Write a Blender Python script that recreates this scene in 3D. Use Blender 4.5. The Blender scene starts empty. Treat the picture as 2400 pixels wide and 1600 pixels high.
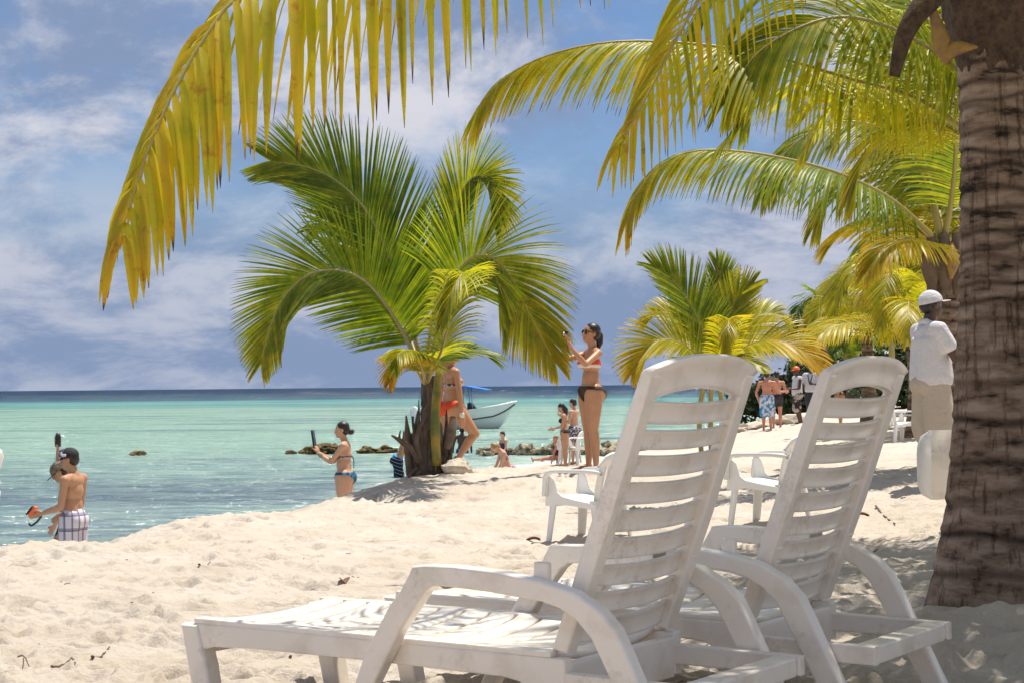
import bpy, bmesh, math, random
import numpy as np
from mathutils import Vector, Matrix, Euler

SC = bpy.context.scene
COL = SC.collection
R = math.radians

# ------------------------------------------------------------------ camera
F_PX, EYE = 4000.0, 1.02                     # focal length in pixels of the 2400 px wide photograph, eye height
PITCH, ROLL = math.atan(104 / F_PX), R(0.55)
_fwd = np.array([0, math.cos(PITCH), math.sin(PITCH)])
_rt = np.array([1.0, 0, 0])
_up = np.cross(_rt, _fwd)
_c, _s = math.cos(ROLL), math.sin(ROLL)
CR = _rt * _c - _up * _s
CU = _up * _c + _rt * _s
CAM = np.array([0, 0, EYE])
cam_data = bpy.data.cameras.new('camera')
cam_data.sensor_width = 36.0
cam_data.lens = 36.0 * F_PX / 2400.0
cam_data.clip_start = 0.05
cam_data.clip_end = 60000
cam = bpy.data.objects.new('camera', cam_data)
COL.objects.link(cam)
cam.matrix_world = Matrix(((CR[0], CU[0], -_fwd[0], CAM[0]), (CR[1], CU[1], -_fwd[1], CAM[1]),
                           (CR[2], CU[2], -_fwd[2], CAM[2]), (0, 0, 0, 1)))
SC.camera = cam


def at(px, py, Y):
    """point of the place that shows at photo pixel px,py at distance Y ahead"""
    v = _fwd + CR * (px - 1200) / F_PX - CU * (py - 800) / F_PX
    return CAM + v * (Y / v[1])


# ------------------------------------------------------------------ light
SUN_TO = np.array([0.20, 0.22, 0.95])
SUN_TO = SUN_TO / np.linalg.norm(SUN_TO)
SUN_EL = math.asin(SUN_TO[2])
SUN_AZ = math.atan2(SUN_TO[0], SUN_TO[1])    # from +Y towards +X
sd = bpy.data.lights.new('sun', 'SUN')
sd.energy = 5.0
sd.angle = R(0.53)
sd.color = (1.0, 0.945, 0.85)
sun = bpy.data.objects.new('sun', sd)
COL.objects.link(sun)
sun.rotation_euler = Vector(SUN_TO.tolist()).to_track_quat('Z', 'Y').to_euler()
sun.location = (0, 0, 30)

W = bpy.data.worlds.new('World')
SC.world = W
W.use_nodes = True
nt = W.node_tree
nt.nodes.clear()


def N(nt, kind, **kw):
    n = nt.nodes.new(kind)
    for k, v in kw.items():
        if k == 'inp':
            for i, val in v.items():
                n.inputs[i].default_value = val
        else:
            setattr(n, k, v)
    return n


def L(nt, a, ao, b, bi):
    nt.links.new(a.outputs[ao], b.inputs[bi])


def ramp(nt, stops, interp='LINEAR'):
    n = nt.nodes.new('ShaderNodeValToRGB')
    cr = n.color_ramp
    cr.interpolation = interp
    while len(cr.elements) < len(stops):
        cr.elements.new(0.5)
    for e, (p, c) in zip(cr.elements, stops):
        e.position = p
        e.color = (c, c, c, 1) if isinstance(c, (int, float)) else (c[0], c[1], c[2], 1)
    return n


def mixc(nt, blend='MIX', fac=None):
    n = nt.nodes.new('ShaderNodeMix')
    n.data_type = 'RGBA'
    n.blend_type = blend
    if fac is not None:
        n.inputs[0].default_value = fac
    return n                                 # 0 fac, 6 A, 7 B, output 2


def mth(nt, op, v0=None, v1=None, clamp=False):
    n = nt.nodes.new('ShaderNodeMath')
    n.operation = op
    n.use_clamp = clamp
    if v0 is not None:
        n.inputs[0].default_value = v0
    if v1 is not None:
        n.inputs[1].default_value = v1
    return n


sky = N(nt, 'ShaderNodeTexSky', sky_type='NISHITA', sun_disc=False, sun_elevation=SUN_EL, sun_rotation=SUN_AZ,
        altitude=0, air_density=1.0, dust_density=0.6, ozone_density=2.0)
tc = N(nt, 'ShaderNodeTexCoord')
sep = N(nt, 'ShaderNodeSeparateXYZ')
L(nt, tc, 'Generated', sep, 0)
zc = mth(nt, 'MAXIMUM', v1=0.0)
L(nt, sep, 'Z', zc, 0)
za = mth(nt, 'ADD', v1=0.42)
L(nt, zc, 0, za, 0)
cu = mth(nt, 'DIVIDE')
L(nt, sep, 'X', cu, 0)
L(nt, za, 0, cu, 1)
cv = mth(nt, 'DIVIDE')
L(nt, sep, 'Y', cv, 0)
L(nt, za, 0, cv, 1)
cxyz = N(nt, 'ShaderNodeCombineXYZ')
L(nt, cu, 0, cxyz, 0)
L(nt, cv, 0, cxyz, 1)
n1 = N(nt, 'ShaderNodeTexNoise', inp={'Scale': 1.9, 'Detail': 10.0, 'Roughness': 0.62, 'Distortion': 0.25})
mp = N(nt, 'ShaderNodeMapping', inp={'Location': (3.7, 1.1, 0.0), 'Scale': (1.0, 1.0, 1.0)})
L(nt, cxyz, 0, mp, 0)
L(nt, mp, 0, n1, 'Vector')
n2 = N(nt, 'ShaderNodeTexNoise', inp={'Scale': 3.4, 'Detail': 11.0, 'Roughness': 0.63, 'Distortion': 0.3})
mp2 = N(nt, 'ShaderNodeMapping', inp={'Location': (9.2, 4.3, 0.0), 'Scale': (1.0, 1.0, 1.0)})
L(nt, cxyz, 0, mp2, 0)
L(nt, mp2, 0, n2, 'Vector')
cov = ramp(nt, [(0.37, 0.0), (0.53, 1.0)], 'EASE')       # how much the cloud sheet covers
L(nt, n1, 'Fac', cov, 0)
lit = ramp(nt, [(0.43, 0.0), (0.60, 1.0)], 'EASE')       # grey bases against pale tops
L(nt, n2, 'Fac', lit, 0)
cloudc = mixc(nt)
cloudc.inputs[6].default_value = (2.2, 2.95, 4.6, 1)
cloudc.inputs[7].default_value = (6.3, 6.35, 7.0, 1)
soft = mth(nt, 'MULTIPLY_ADD')                             # low down the deck is more even
L(nt, zc, 0, soft, 0)
soft.inputs[1].default_value = 3.6
soft.inputs[2].default_value = 0.42
soft.use_clamp = True
litm = mth(nt, 'MULTIPLY')
L(nt, lit, 0, litm, 0)
L(nt, soft, 0, litm, 1)
L(nt, litm, 0, cloudc, 0)
bluec = mixc(nt, 'MULTIPLY', 1.0)
L(nt, sky, 0, bluec, 6)
bluec.inputs[7].default_value = (0.62, 0.74, 0.92, 1)
hz = ramp(nt, [(0.04, 1.0), (0.17, 0.0)], 'EASE')          # the sheet closes towards the horizon
L(nt, zc, 0, hz, 0)
cov2 = mth(nt, 'MAXIMUM')
L(nt, cov, 0, cov2, 0)
L(nt, hz, 0, cov2, 1)
skyc = mixc(nt)
L(nt, cov2, 0, skyc, 0)
L(nt, bluec, 2, skyc, 6)
L(nt, cloudc, 2, skyc, 7)
bg = N(nt, 'ShaderNodeBackground', inp={'Strength': 0.088})
L(nt, skyc, 2, bg, 0)
wo = N(nt, 'ShaderNodeOutputWorld')
L(nt, bg, 0, wo, 0)

vs = SC.view_settings
vs.view_transform = 'Standard'
vs.look = 'None'
vs.exposure = 0.32
vs.gamma = 1.0
vs.use_curve_mapping = False
SC.cycles.max_bounces = 8
SC.cycles.transparent_max_bounces = 8
SC.cycles.sample_clamp_indirect = 8.0
SC.cycles.use_denoising = True

rng = np.random.default_rng(7)
random.seed(7)

# ------------------------------------------------------------------ helpers
def tag(o, label=None, cat=None, group=None, kind=None):
    if label: o['label'] = label
    if cat: o['category'] = cat
    if group: o['group'] = group
    if kind: o['kind'] = kind
    return o


def empty(name, loc=(0, 0, 0), rz=0.0, label=None, cat=None, group=None):
    o = bpy.data.objects.new(name, None)
    o.empty_display_size = 0.1
    COL.objects.link(o)
    o.location = tuple(float(q) for q in loc)
    o.rotation_euler = (0, 0, rz)
    return tag(o, label, cat, group)


def link_mesh(name, me, mat=None, parent=None, smooth=True):
    o = bpy.data.objects.new(name, me)
    COL.objects.link(o)
    if mat is not None and len(me.materials) == 0:
        me.materials.append(mat)
    if smooth and len(me.polygons):
        me.polygons.foreach_set('use_smooth', np.ones(len(me.polygons), dtype=bool))
    if parent is not None:
        o.parent = parent
    return o


def np_mesh(name, V, Fq, attrs=None):
    """mesh from an (n,3) array and an (m,k) array of faces"""
    V = np.asarray(V, dtype=np.float32)
    Fq = np.asarray(Fq, dtype=np.int32)
    me = bpy.data.meshes.new(name)
    k = Fq.shape[1]
    me.vertices.add(len(V))
    me.vertices.foreach_set('co', V.ravel())
    me.loops.add(Fq.size)
    me.loops.foreach_set('vertex_index', Fq.ravel())
    me.polygons.add(len(Fq))
    me.polygons.foreach_set('loop_start', np.arange(0, Fq.size, k, dtype=np.int32))
    if attrs:
        for an, av in attrs.items():
            a = me.attributes.new(an, 'FLOAT', 'POINT')
            a.data.foreach_set('value', np.asarray(av, dtype=np.float32).ravel())
    me.update(calc_edges=True)
    me.validate()
    return me


def bm_mesh(name, bm):
    bmesh.ops.recalc_face_normals(bm, faces=bm.faces)
    me = bpy.data.meshes.new(name)
    bm.to_mesh(me)
    bm.free()
    return me


def bm_box(x0, x1, y0, y1, z0, z1, bev=0.006, seg=2, bm=None):
    bm = bm or bmesh.new()
    vs_ = [bm.verts.new((x, y, z)) for x in (x0, x1) for y in (y0, y1) for z in (z0, z1)]
    fs = []
    for q in ((0, 1, 3, 2), (4, 6, 7, 5), (0, 4, 5, 1), (2, 3, 7, 6), (0, 2, 6, 4), (1, 5, 7, 3)):
        fs.append(bm.faces.new([vs_[i] for i in q]))
    bmesh.ops.recalc_face_normals(bm, faces=fs)
    if bev > 0:
        es = list({e for f in fs for e in f.edges})
        bmesh.ops.bevel(bm, geom=es, offset=bev, segments=seg, profile=0.5, affect='EDGES')
    return bm


def bm_prism(pts, y0, y1, bev=0.006, seg=2, axis='y', bm=None):
    """closed outline in x,z pulled from y0 to y1"""
    bm = bm or bmesh.new()
    mk = (lambda a, b, c: (a, c, b)) if axis == 'y' else (lambda a, b, c: (a, b, c))
    v0 = [bm.verts.new(mk(p[0], p[1], y0)) for p in pts]
    v1 = [bm.verts.new(mk(p[0], p[1], y1)) for p in pts]
    n = len(pts)
    fs = [bm.faces.new(v0), bm.faces.new(v1[::-1])]
    for i in range(n):
        fs.append(bm.faces.new((v0[i], v0[(i + 1) % n], v1[(i + 1) % n], v1[i])))
    bmesh.ops.recalc_face_normals(bm, faces=fs)
    if bev > 0:
        es = list(set(fs[0].edges) | set(fs[1].edges))
        bmesh.ops.bevel(bm, geom=es, offset=bev, segments=seg, profile=0.5, affect='EDGES', clamp_overlap=True)
    return bm


def tube(pts, rad, sides=8, caps=True):
    """swept tube -> V, F(quads); pts (n,3), rad scalar or n"""
    P = np.asarray(pts, float)
    n = len(P)
    rad = np.broadcast_to(np.asarray(rad, float), (n,))
    T = np.gradient(P, axis=0)
    T /= np.linalg.norm(T, axis=1)[:, None] + 1e-9
    ref = np.array([0, 0, 1.0]) if abs(T[0][2]) < 0.9 else np.array([1.0, 0, 0])
    V = []
    u = np.cross(T[0], ref)
    u /= np.linalg.norm(u)
    for i in range(n):
        u = u - T[i] * (u @ T[i])
        u /= np.linalg.norm(u) + 1e-9
        w = np.cross(T[i], u)
        a = np.linspace(0, 2 * np.pi, sides, endpoint=False)
        V.append(P[i] + rad[i] * (np.cos(a)[:, None] * u + np.sin(a)[:, None] * w))
    V = np.concatenate(V)
    Fq = []
    for i in range(n - 1):
        for j in range(sides):
            k = (j + 1) % sides
            Fq.append((i * sides + j, i * sides + k, (i + 1) * sides + k, (i + 1) * sides + j))
    if caps:
        b = len(V)
        V = np.concatenate([V, P[:1], P[-1:]])
        for j in range(sides):
            k = (j + 1) % sides
            Fq.append((b, k, j, j))
            o = (n - 1) * sides
            Fq.append((b + 1, o + j, o + k, o + k))
    return V, np.array(Fq)


def tube_mesh(name, pts, rad, sides=8):
    V, Fq = tube(pts, rad, sides)
    bm = bmesh.new()
    vs_ = [bm.verts.new(v) for v in V]
    for f in Fq:
        ids = []
        for i in f:
            if i not in ids:
                ids.append(i)
        try:
            bm.faces.new([vs_[i] for i in ids])
        except ValueError:
            pass
    return bm_mesh(name, bm)


def spline(ctrl, n):
    """Catmull-Rom through control points, n samples evenly by length"""
    P = np.asarray(ctrl, float)
    Q = np.vstack([2 * P[0] - P[1], P, 2 * P[-1] - P[-2]])
    out = []
    for i in range(1, len(Q) - 2):
        t = np.linspace(0, 1, 24, endpoint=False)[:, None]
        a, b, c, d = Q[i - 1], Q[i], Q[i + 1], Q[i + 2]
        out.append(0.5 * ((2 * b) + (-a + c) * t + (2 * a - 5 * b + 4 * c - d) * t ** 2 + (-a + 3 * b - 3 * c + d) * t ** 3))
    out.append(P[-1:])
    C = np.vstack(out)
    s = np.concatenate([[0], np.cumsum(np.linalg.norm(np.diff(C, axis=0), axis=1))])
    q = np.linspace(0, s[-1], n)
    return np.stack([np.interp(q, s, C[:, k]) for k in range(3)], axis=1)


# ------------------------------------------------------------------ materials
def pmat(name, col, rough=0.5, spec=0.5, noise=None, bump=None, col2=None, sheen=None, metal=0.0):
    """Principled material; noise=(scale, ramp low, ramp high) mixes col to col2; bump=(scale, strength, distance)"""
    m = bpy.data.materials.new(name)
    m.use_nodes = True
    t = m.node_tree
    p = t.nodes['Principled BSDF']
    p.inputs['Base Color'].default_value = (*col, 1)
    p.inputs['Roughness'].default_value = rough
    p.inputs['Specular IOR Level'].default_value = spec
    p.inputs['Metallic'].default_value = metal
    if noise or bump:
        tcn = N(t, 'ShaderNodeTexCoord')
    if noise:
        nz = N(t, 'ShaderNodeTexNoise', inp={'Scale': noise[0], 'Detail': 6.0, 'Roughness': 0.6})
        L(t, tcn, 'Object', nz, 'Vector')
        rp = ramp(t, [(noise[1], 0.0), (noise[2], 1.0)])
        L(t, nz, 'Fac', rp, 0)
        mx = mixc(t)
        mx.inputs[6].default_value = (*col, 1)
        mx.inputs[7].default_value = (*(col2 or col), 1)
        L(t, rp, 0, mx, 0)
        L(t, mx, 2, p, 'Base Color')
    if bump:
        bz = N(t, 'ShaderNodeTexNoise', inp={'Scale': bump[0], 'Detail': 8.0, 'Roughness': 0.65})
        L(t, tcn, 'Object', bz, 'Vector')
        bn = N(t, 'ShaderNodeBump', inp={'Strength': bump[1], 'Distance': bump[2]})
        L(t, bz, 'Fac', bn, 'Height')
        L(t, bn, 0, p, 'Normal')
    return m


M = {}
M['plastic'] = pmat('white_plastic', (0.86, 0.79, 0.70), 0.28, 0.5, noise=(7.0, 0.48, 0.80), col2=(0.64, 0.55, 0.45), bump=(60, 0.05, 0.002))
_t = M['plastic'].node_tree
_p = _t.nodes['Principled BSDF']
_src = _p.inputs['Base Color'].links[0].from_node
_tc = N(_t, 'ShaderNodeTexCoord')
_n = N(_t, 'ShaderNodeTexNoise', inp={'Scale': 38.0, 'Detail': 8.0, 'Roughness': 0.75})
L(_t, _tc, 'Object', _n, 'Vector')
_n2 = N(_t, 'ShaderNodeTexNoise', inp={'Scale': 4.5, 'Detail': 3.0})
L(_t, _tc, 'Object', _n2, 'Vector')
_m = mth(_t, 'MULTIPLY')
L(_t, _n, 'Fac', _m, 0)
L(_t, _n2, 'Fac', _m, 1)
_r = ramp(_t, [(0.30, 0.0), (0.44, 0.42)])                 # specks of grime in loose patches
L(_t, _m, 0, _r, 0)
_x = mixc(_t)
L(_t, _r, 0, _x, 0)
L(_t, _src, 2, _x, 6)
_x.inputs[7].default_value = (0.33, 0.25, 0.17, 1)
L(_t, _x, 2, _p, 'Base Color')
M['plastic_new'] = pmat('white_moulded_plastic', (0.84, 0.83, 0.80), 0.35, 0.5, noise=(4.0, 0.55, 0.9), col2=(0.74, 0.70, 0.63))


def sand_material():
    m = bpy.data.materials.new('coral_sand')
    m.use_nodes = True
    t = m.node_tree
    p = t.nodes['Principled BSDF']
    p.inputs['Roughness'].default_value = 0.95
    p.inputs['Specular IOR Level'].default_value = 0.15
    tcn = N(t, 'ShaderNodeTexCoord')
    a = N(t, 'ShaderNodeTexNoise', inp={'Scale': 1.1, 'Detail': 6.0, 'Roughness': 0.6})
    L(t, tcn, 'Object', a, 'Vector')
    b = N(t, 'ShaderNodeTexNoise', inp={'Scale': 45.0, 'Detail': 6.0, 'Roughness': 0.75})
    L(t, tcn, 'Object', b, 'Vector')
    r1 = ramp(t, [(0.35, (0.56, 0.478, 0.388)), (0.65, (0.63, 0.56, 0.48))])
    L(t, a, 'Fac', r1, 0)
    r2 = ramp(t, [(0.30, (0.72, 0.68, 0.60)), (0.48, (1, 1, 1))])
    L(t, b, 'Fac', r2, 0)
    mx = mixc(t, 'MULTIPLY', 0.55)
    L(t, r1, 0, mx, 6)
    L(t, r2, 0, mx, 7)
    # sand the sea has wetted is darker: a band set by height above the water
    at_ = N(t, 'ShaderNodeAttribute', attribute_name='wet')
    wet = mixc(t, 'MULTIPLY')
    L(t, at_, 'Fac', wet, 0)
    L(t, mx, 2, wet, 6)
    wet.inputs[7].default_value = (0.86, 0.80, 0.74, 1)
    L(t, wet, 2, p, 'Base Color')
    c = N(t, 'ShaderNodeTexNoise', inp={'Scale': 22.0, 'Detail': 9.0, 'Roughness': 0.72})
    L(t, tcn, 'Object', c, 'Vector')
    bn = N(t, 'ShaderNodeBump', inp={'Strength': 0.95, 'Distance': 0.028})
    L(t, c, 'Fac', bn, 'Height')
    L(t, bn, 0, p, 'Normal')
    return m


M['sand'] = sand_material()


def leaf_material():
    m = bpy.data.materials.new('coconut_leaf')
    m.use_nodes = True
    t = m.node_tree
    t.nodes.clear()
    out = N(t, 'ShaderNodeOutputMaterial')
    au = N(t, 'ShaderNodeAttribute', attribute_name='u')
    ar = N(t, 'ShaderNodeAttribute', attribute_name='r')
    aa = N(t, 'ShaderNodeAttribute', attribute_name='age')
    tcn = N(t, 'ShaderNodeTexCoord')
    nz = N(t, 'ShaderNodeTexNoise', inp={'Scale': 9.0, 'Detail': 5.0, 'Roughness': 0.65})
    L(t, tcn, 'Object', nz, 'Vector')
    # age + noise + towards the tip -> green, yellow, orange, brown
    s1 = mth(t, 'MULTIPLY_ADD')
    L(t, nz, 'Fac', s1, 0)
    s1.inputs[1].default_value = 0.7
    s1.inputs[2].default_value = -0.40
    s2 = mth(t, 'ADD')
    L(t, s1, 0, s2, 0)
    L(t, aa, 'Fac', s2, 1)
    s3 = mth(t, 'MULTIPLY_ADD')
    L(t, ar, 'Fac', s3, 0)
    s3.inputs[1].default_value = 0.2
    L(t, s2, 0, s3, 2)
    u3 = mth(t, 'POWER', v1=3.0)
    L(t, au, 'Fac', u3, 0)
    ua = mth(t, 'MULTIPLY')
    L(t, u3, 0, ua, 0)
    L(t, aa, 'Fac', ua, 1)
    s4 = mth(t, 'MULTIPLY_ADD')
    L(t, ua, 0, s4, 0)
    s4.inputs[1].default_value = 0.35
    L(t, s3, 0, s4, 2)
    rc = ramp(t, [(0.0, (0.075, 0.145, 0.012)), (0.25, (0.19, 0.25, 0.018)), (0.5, (0.40, 0.38, 0.026)),
                  (0.78, (0.56, 0.40, 0.03)), (1.0, (0.48, 0.22, 0.03))])
    L(t, s4, 0, rc, 0)
    # dry brown end of the leaflet
    tipv = mth(t, 'MULTIPLY_ADD')
    L(t, ar, 'Fac', tipv, 0)
    tipv.inputs[1].default_value = -0.12
    tipv.inputs[2].default_value = 0.985
    tv = mth(t, 'SUBTRACT')
    L(t, au, 'Fac', tv, 0)
    L(t, tipv, 0, tv, 1)
    tm = mth(t, 'MULTIPLY', v1=14.0, clamp=True)
    L(t, tv, 0, tm, 0)
    tip = mixc(t)
    L(t, tm, 0, tip, 0)
    L(t, rc, 0, tip, 6)
    tip.inputs[7].default_value = (0.075, 0.045, 0.025, 1)
    sp1 = N(t, 'ShaderNodeTexNoise', inp={'Scale': 15.0, 'Detail': 6.0, 'Roughness': 0.7})
    L(t, tcn, 'Object', sp1, 'Vector')
    spr = ramp(t, [(0.57, 0.0), (0.66, 1.0)])
    L(t, sp1, 'Fac', spr, 0)
    spf = mth(t, 'MULTIPLY')
    L(t, spr, 0, spf, 0)
    L(t, aa, 'Fac', spf, 1)
    spm = mth(t, 'MULTIPLY', v1=1.1, clamp=True)
    L(t, spf, 0, spm, 0)
    tip0 = tip
    tip = mixc(t)
    L(t, spm, 0, tip, 0)
    L(t, tip0, 2, tip, 6)
    tip.inputs[7].default_value = (0.34, 0.125, 0.02, 1)
    p = N(t, 'ShaderNodeBsdfPrincipled', inp={'Roughness': 0.42, 'Specular IOR Level': 0.45})
    L(t, tip, 2, p, 'Base Color')
    tr = N(t, 'ShaderNodeBsdfTranslucent')
    tcol = mixc(t, 'MULTIPLY', 1.0)
    L(t, tip, 2, tcol, 6)
    tcol.inputs[7].default_value = (1.5, 1.45, 0.5, 1)
    L(t, tcol, 2, tr, 0)
    mx = N(t, 'ShaderNodeMixShader', inp={0: 0.56})
    L(t, p, 0, mx, 1)
    L(t, tr, 0, mx, 2)
    L(t, mx, 0, out, 0)
    return m


M['leaf'] = leaf_material()
M['rachis'] = pmat('palm_rachis', (0.34, 0.30, 0.07), 0.45, noise=(5, 0.35, 0.7), col2=(0.42, 0.30, 0.12))
M['rachis_pale'] = pmat('palm_rachis_pale', (0.33, 0.31, 0.16), 0.5, noise=(5, 0.35, 0.7), col2=(0.36, 0.26, 0.14))
M['fibre'] = pmat('palm_fibre', (0.13, 0.082, 0.05), 0.9, noise=(30, 0.35, 0.65), col2=(0.05, 0.03, 0.02), bump=(90, 0.9, 0.01))
M['sheath'] = pmat('palm_sheath', (0.36, 0.21, 0.04), 0.6, noise=(14, 0.4, 0.65), col2=(0.20, 0.12, 0.05), bump=(40, 0.5, 0.006))
M['stalk'] = pmat('palm_stalk', (0.13, 0.15, 0.02), 0.5, noise=(4, 0.45, 0.6), col2=(0.34, 0.24, 0.03))
M['bush'] = pmat('bush_leaf', (0.022, 0.042, 0.012), 0.5, noise=(3, 0.4, 0.65), col2=(0.05, 0.075, 0.02))
M['dead'] = pmat('dry_palm', (0.115, 0.08, 0.055), 0.85, noise=(8, 0.4, 0.65), col2=(0.17, 0.12, 0.085), bump=(60, 0.6, 0.006))
M['stump'] = pmat('palm_boot', (0.13, 0.105, 0.085), 0.9, noise=(7, 0.4, 0.62), col2=(0.055, 0.038, 0.026), bump=(45, 0.9, 0.012))


def bark_material():
    m = bpy.data.materials.new('palm_bark')
    m.use_nodes = True
    t = m.node_tree
    p = t.nodes['Principled BSDF']
    p.inputs['Roughness'].default_value = 0.9
    p.inputs['Specular IOR Level'].default_value = 0.2
    tcn = N(t, 'ShaderNodeTexCoord')
    a = N(t, 'ShaderNodeTexNoise', inp={'Scale': 5.5, 'Detail': 7.0, 'Roughness': 0.62})
    mpa = N(t, 'ShaderNodeMapping', inp={'Scale': (1.0, 1.0, 3.2)})
    L(t, tcn, 'Object', mpa, 0)
    L(t, mpa, 0, a, 'Vector')
    fibre = N(t, 'ShaderNodeTexNoise', inp={'Scale': 34.0, 'Detail': 5.0, 'Roughness': 0.6})
    mpb = N(t, 'ShaderNodeMapping', inp={'Scale': (1.0, 1.0, 0.10)})
    L(t, tcn, 'Object', mpb, 0)
    L(t, mpb, 0, fibre, 'Vector')
    scar = N(t, 'ShaderNodeAttribute', attribute_name='scar')
    sc = mth(t, 'MULTIPLY_ADD')
    L(t, scar, 'Fac', sc, 0)
    sc.inputs[1].default_value = -0.03
    L(t, a, 'Fac', sc, 2)
    ra = ramp(t, [(0.30, (0.020, 0.015, 0.012)), (0.36, (0.060, 0.042, 0.032)), (0.42, (0.165, 0.112, 0.080)), (0.52, (0.265, 0.185, 0.135)), (0.66, (0.37, 0.28, 0.215))])
    L(t, sc, 0, ra, 0)
    band = mth(t, 'MULTIPLY_ADD')
    L(t, a, 'Fac', band, 0)
    band.inputs[1].default_value = 3.2
    band.inputs[2].default_value = -0.75
    bnd = mth(t, 'MULTIPLY', clamp=True)
    L(t, scar, 'Fac', bnd, 0)
    L(t, band, 0, bnd, 1)
    dkm = mixc(t, 'MULTIPLY')
    L(t, bnd, 0, dkm, 0)
    L(t, ra, 0, dkm, 6)
    dkm.inputs[7].default_value = (0.06, 0.052, 0.048, 1)
    dk = dkm
    rf = ramp(t, [(0.36, (0.30, 0.28, 0.26)), (0.46, (1, 1, 1))])
    L(t, fibre, 'Fac', rf, 0)
    mf = mixc(t, 'MULTIPLY', 0.75)
    L(t, dk, 2, mf, 6)
    L(t, rf, 0, mf, 7)
    L(t, mf, 2, p, 'Base Color')
    bn = N(t, 'ShaderNodeBump', inp={'Strength': 0.8, 'Distance': 0.012})
    L(t, fibre, 'Fac', bn, 'Height')
    L(t, bn, 0, p, 'Normal')
    return m


M['bark'] = bark_material()
M['skin_fair'] = pmat('skin_fair', (0.56, 0.31, 0.195), 0.5, 0.4, noise=(9, 0.35, 0.75), col2=(0.62, 0.36, 0.24))
M['skin_tan'] = pmat('skin_tan', (0.47, 0.23, 0.12), 0.45, 0.45, noise=(9, 0.35, 0.75), col2=(0.54, 0.28, 0.15))
M['skin_olive'] = pmat('skin_olive', (0.47, 0.245, 0.135), 0.48, 0.4, noise=(9, 0.35, 0.75), col2=(0.53, 0.29, 0.17))
M['skin_red'] = pmat('skin_sunburnt', (0.55, 0.235, 0.145), 0.5, 0.4, noise=(9, 0.35, 0.75), col2=(0.60, 0.29, 0.19))
M['skin_dark'] = pmat('skin_dark', (0.075, 0.036, 0.022), 0.45, 0.45, noise=(9, 0.35, 0.75), col2=(0.10, 0.05, 0.03))
M['hair_dark'] = pmat('hair_dark', (0.022, 0.012, 0.009), 0.4, 0.5, bump=(120, 0.5, 0.004))
M['hair_black'] = pmat('hair_black', (0.010, 0.008, 0.008), 0.4, 0.5, bump=(120, 0.5, 0.004))
M['hair_blond'] = pmat('hair_blond', (0.40, 0.24, 0.10), 0.5, 0.4, noise=(30, 0.35, 0.7), col2=(0.26, 0.14, 0.06), bump=(120, 0.5, 0.004))
M['black'] = pmat('black_plastic', (0.012, 0.012, 0.013), 0.3)
M['black_cloth'] = pmat('black_cloth', (0.013, 0.013, 0.016), 0.8)
M['glass_dark'] = pmat('dark_lens', (0.015, 0.006, 0.005), 0.08, 0.6)
M['silver'] = pmat('silver_metal', (0.55, 0.55, 0.56), 0.25, metal=0.9)
M['white_cloth'] = pmat('white_cloth', (0.64, 0.62, 0.64), 0.9, 0.2, bump=(9, 0.7, 0.05))
M['khaki'] = pmat('beige_cloth', (0.50, 0.42, 0.34), 0.9, 0.2, bump=(9, 0.7, 0.05))
M['navy'] = pmat('navy_cloth', (0.012, 0.022, 0.04), 0.85, 0.2)
M['coral'] = pmat('coral_cloth', (0.72, 0.085, 0.05), 0.7, 0.3)
M['red'] = pmat('red_orange_cloth', (0.80, 0.075, 0.02), 0.6, 0.3)
M['cream'] = pmat('cream_cloth', (0.78, 0.72, 0.63), 0.8, 0.3)
M['brown_cloth'] = pmat('brown_bikini', (0.055, 0.03, 0.022), 0.7, 0.3)
M['blue_cloth'] = pmat('blue_cloth', (0.02, 0.30, 0.75), 0.7, 0.3)
M['teal'] = pmat('teal_cloth', (0.01, 0.24, 0.38), 0.7, 0.3, noise=(22, 0.48, 0.52), col2=(0.02, 0.03, 0.09))
M['purple'] = pmat('purple_cloth', (0.045, 0.022, 0.06), 0.8)
M['wine'] = pmat('wine_cloth', (0.12, 0.012, 0.022), 0.8)
M['darkgrey'] = pmat('dark_grey_cloth', (0.035, 0.032, 0.042), 0.85)
M['orange'] = pmat('orange_plastic', (0.85, 0.14, 0.03), 0.4)
M['wood'] = pmat('driftwood', (0.10, 0.065, 0.045), 0.85, noise=(25, 0.4, 0.6), col2=(0.17, 0.12, 0.09))
M['dryleaf'] = pmat('dry_leaf', (0.17, 0.085, 0.045), 0.8)
M['straw'] = pmat('dry_grass_stalk', (0.32, 0.25, 0.15), 0.8)
M['rock'] = pmat('reef_rock', (0.42, 0.36, 0.24), 0.9, 0.3, noise=(5, 0.42, 0.58), col2=(0.10, 0.085, 0.055), bump=(14, 0.9, 0.05))
M['weed'] = pmat('weedy_rock', (0.21, 0.135, 0.035), 0.8, 0.3, noise=(6, 0.42, 0.58), col2=(0.05, 0.035, 0.018), bump=(14, 0.9, 0.06))
M['coral_lump'] = pmat('coral_lump', (0.60, 0.52, 0.42), 0.9, 0.2, noise=(9, 0.4, 0.65), col2=(0.42, 0.35, 0.27), bump=(24, 0.8, 0.02))
M['boat_white'] = pmat('boat_gelcoat', (0.88, 0.88, 0.87), 0.25, 0.5)
M['boat_grey'] = pmat('boat_hull_side', (0.84, 0.86, 0.83), 0.35, 0.5)
M['boat_line'] = pmat('boat_rub_rail', (0.05, 0.06, 0.07), 0.5)
M['canopy_blue'] = pmat('blue_canvas', (0.015, 0.19, 0.62), 0.7)
M['steel'] = pmat('steel_tube', (0.30, 0.31, 0.33), 0.35, metal=0.6)


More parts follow.
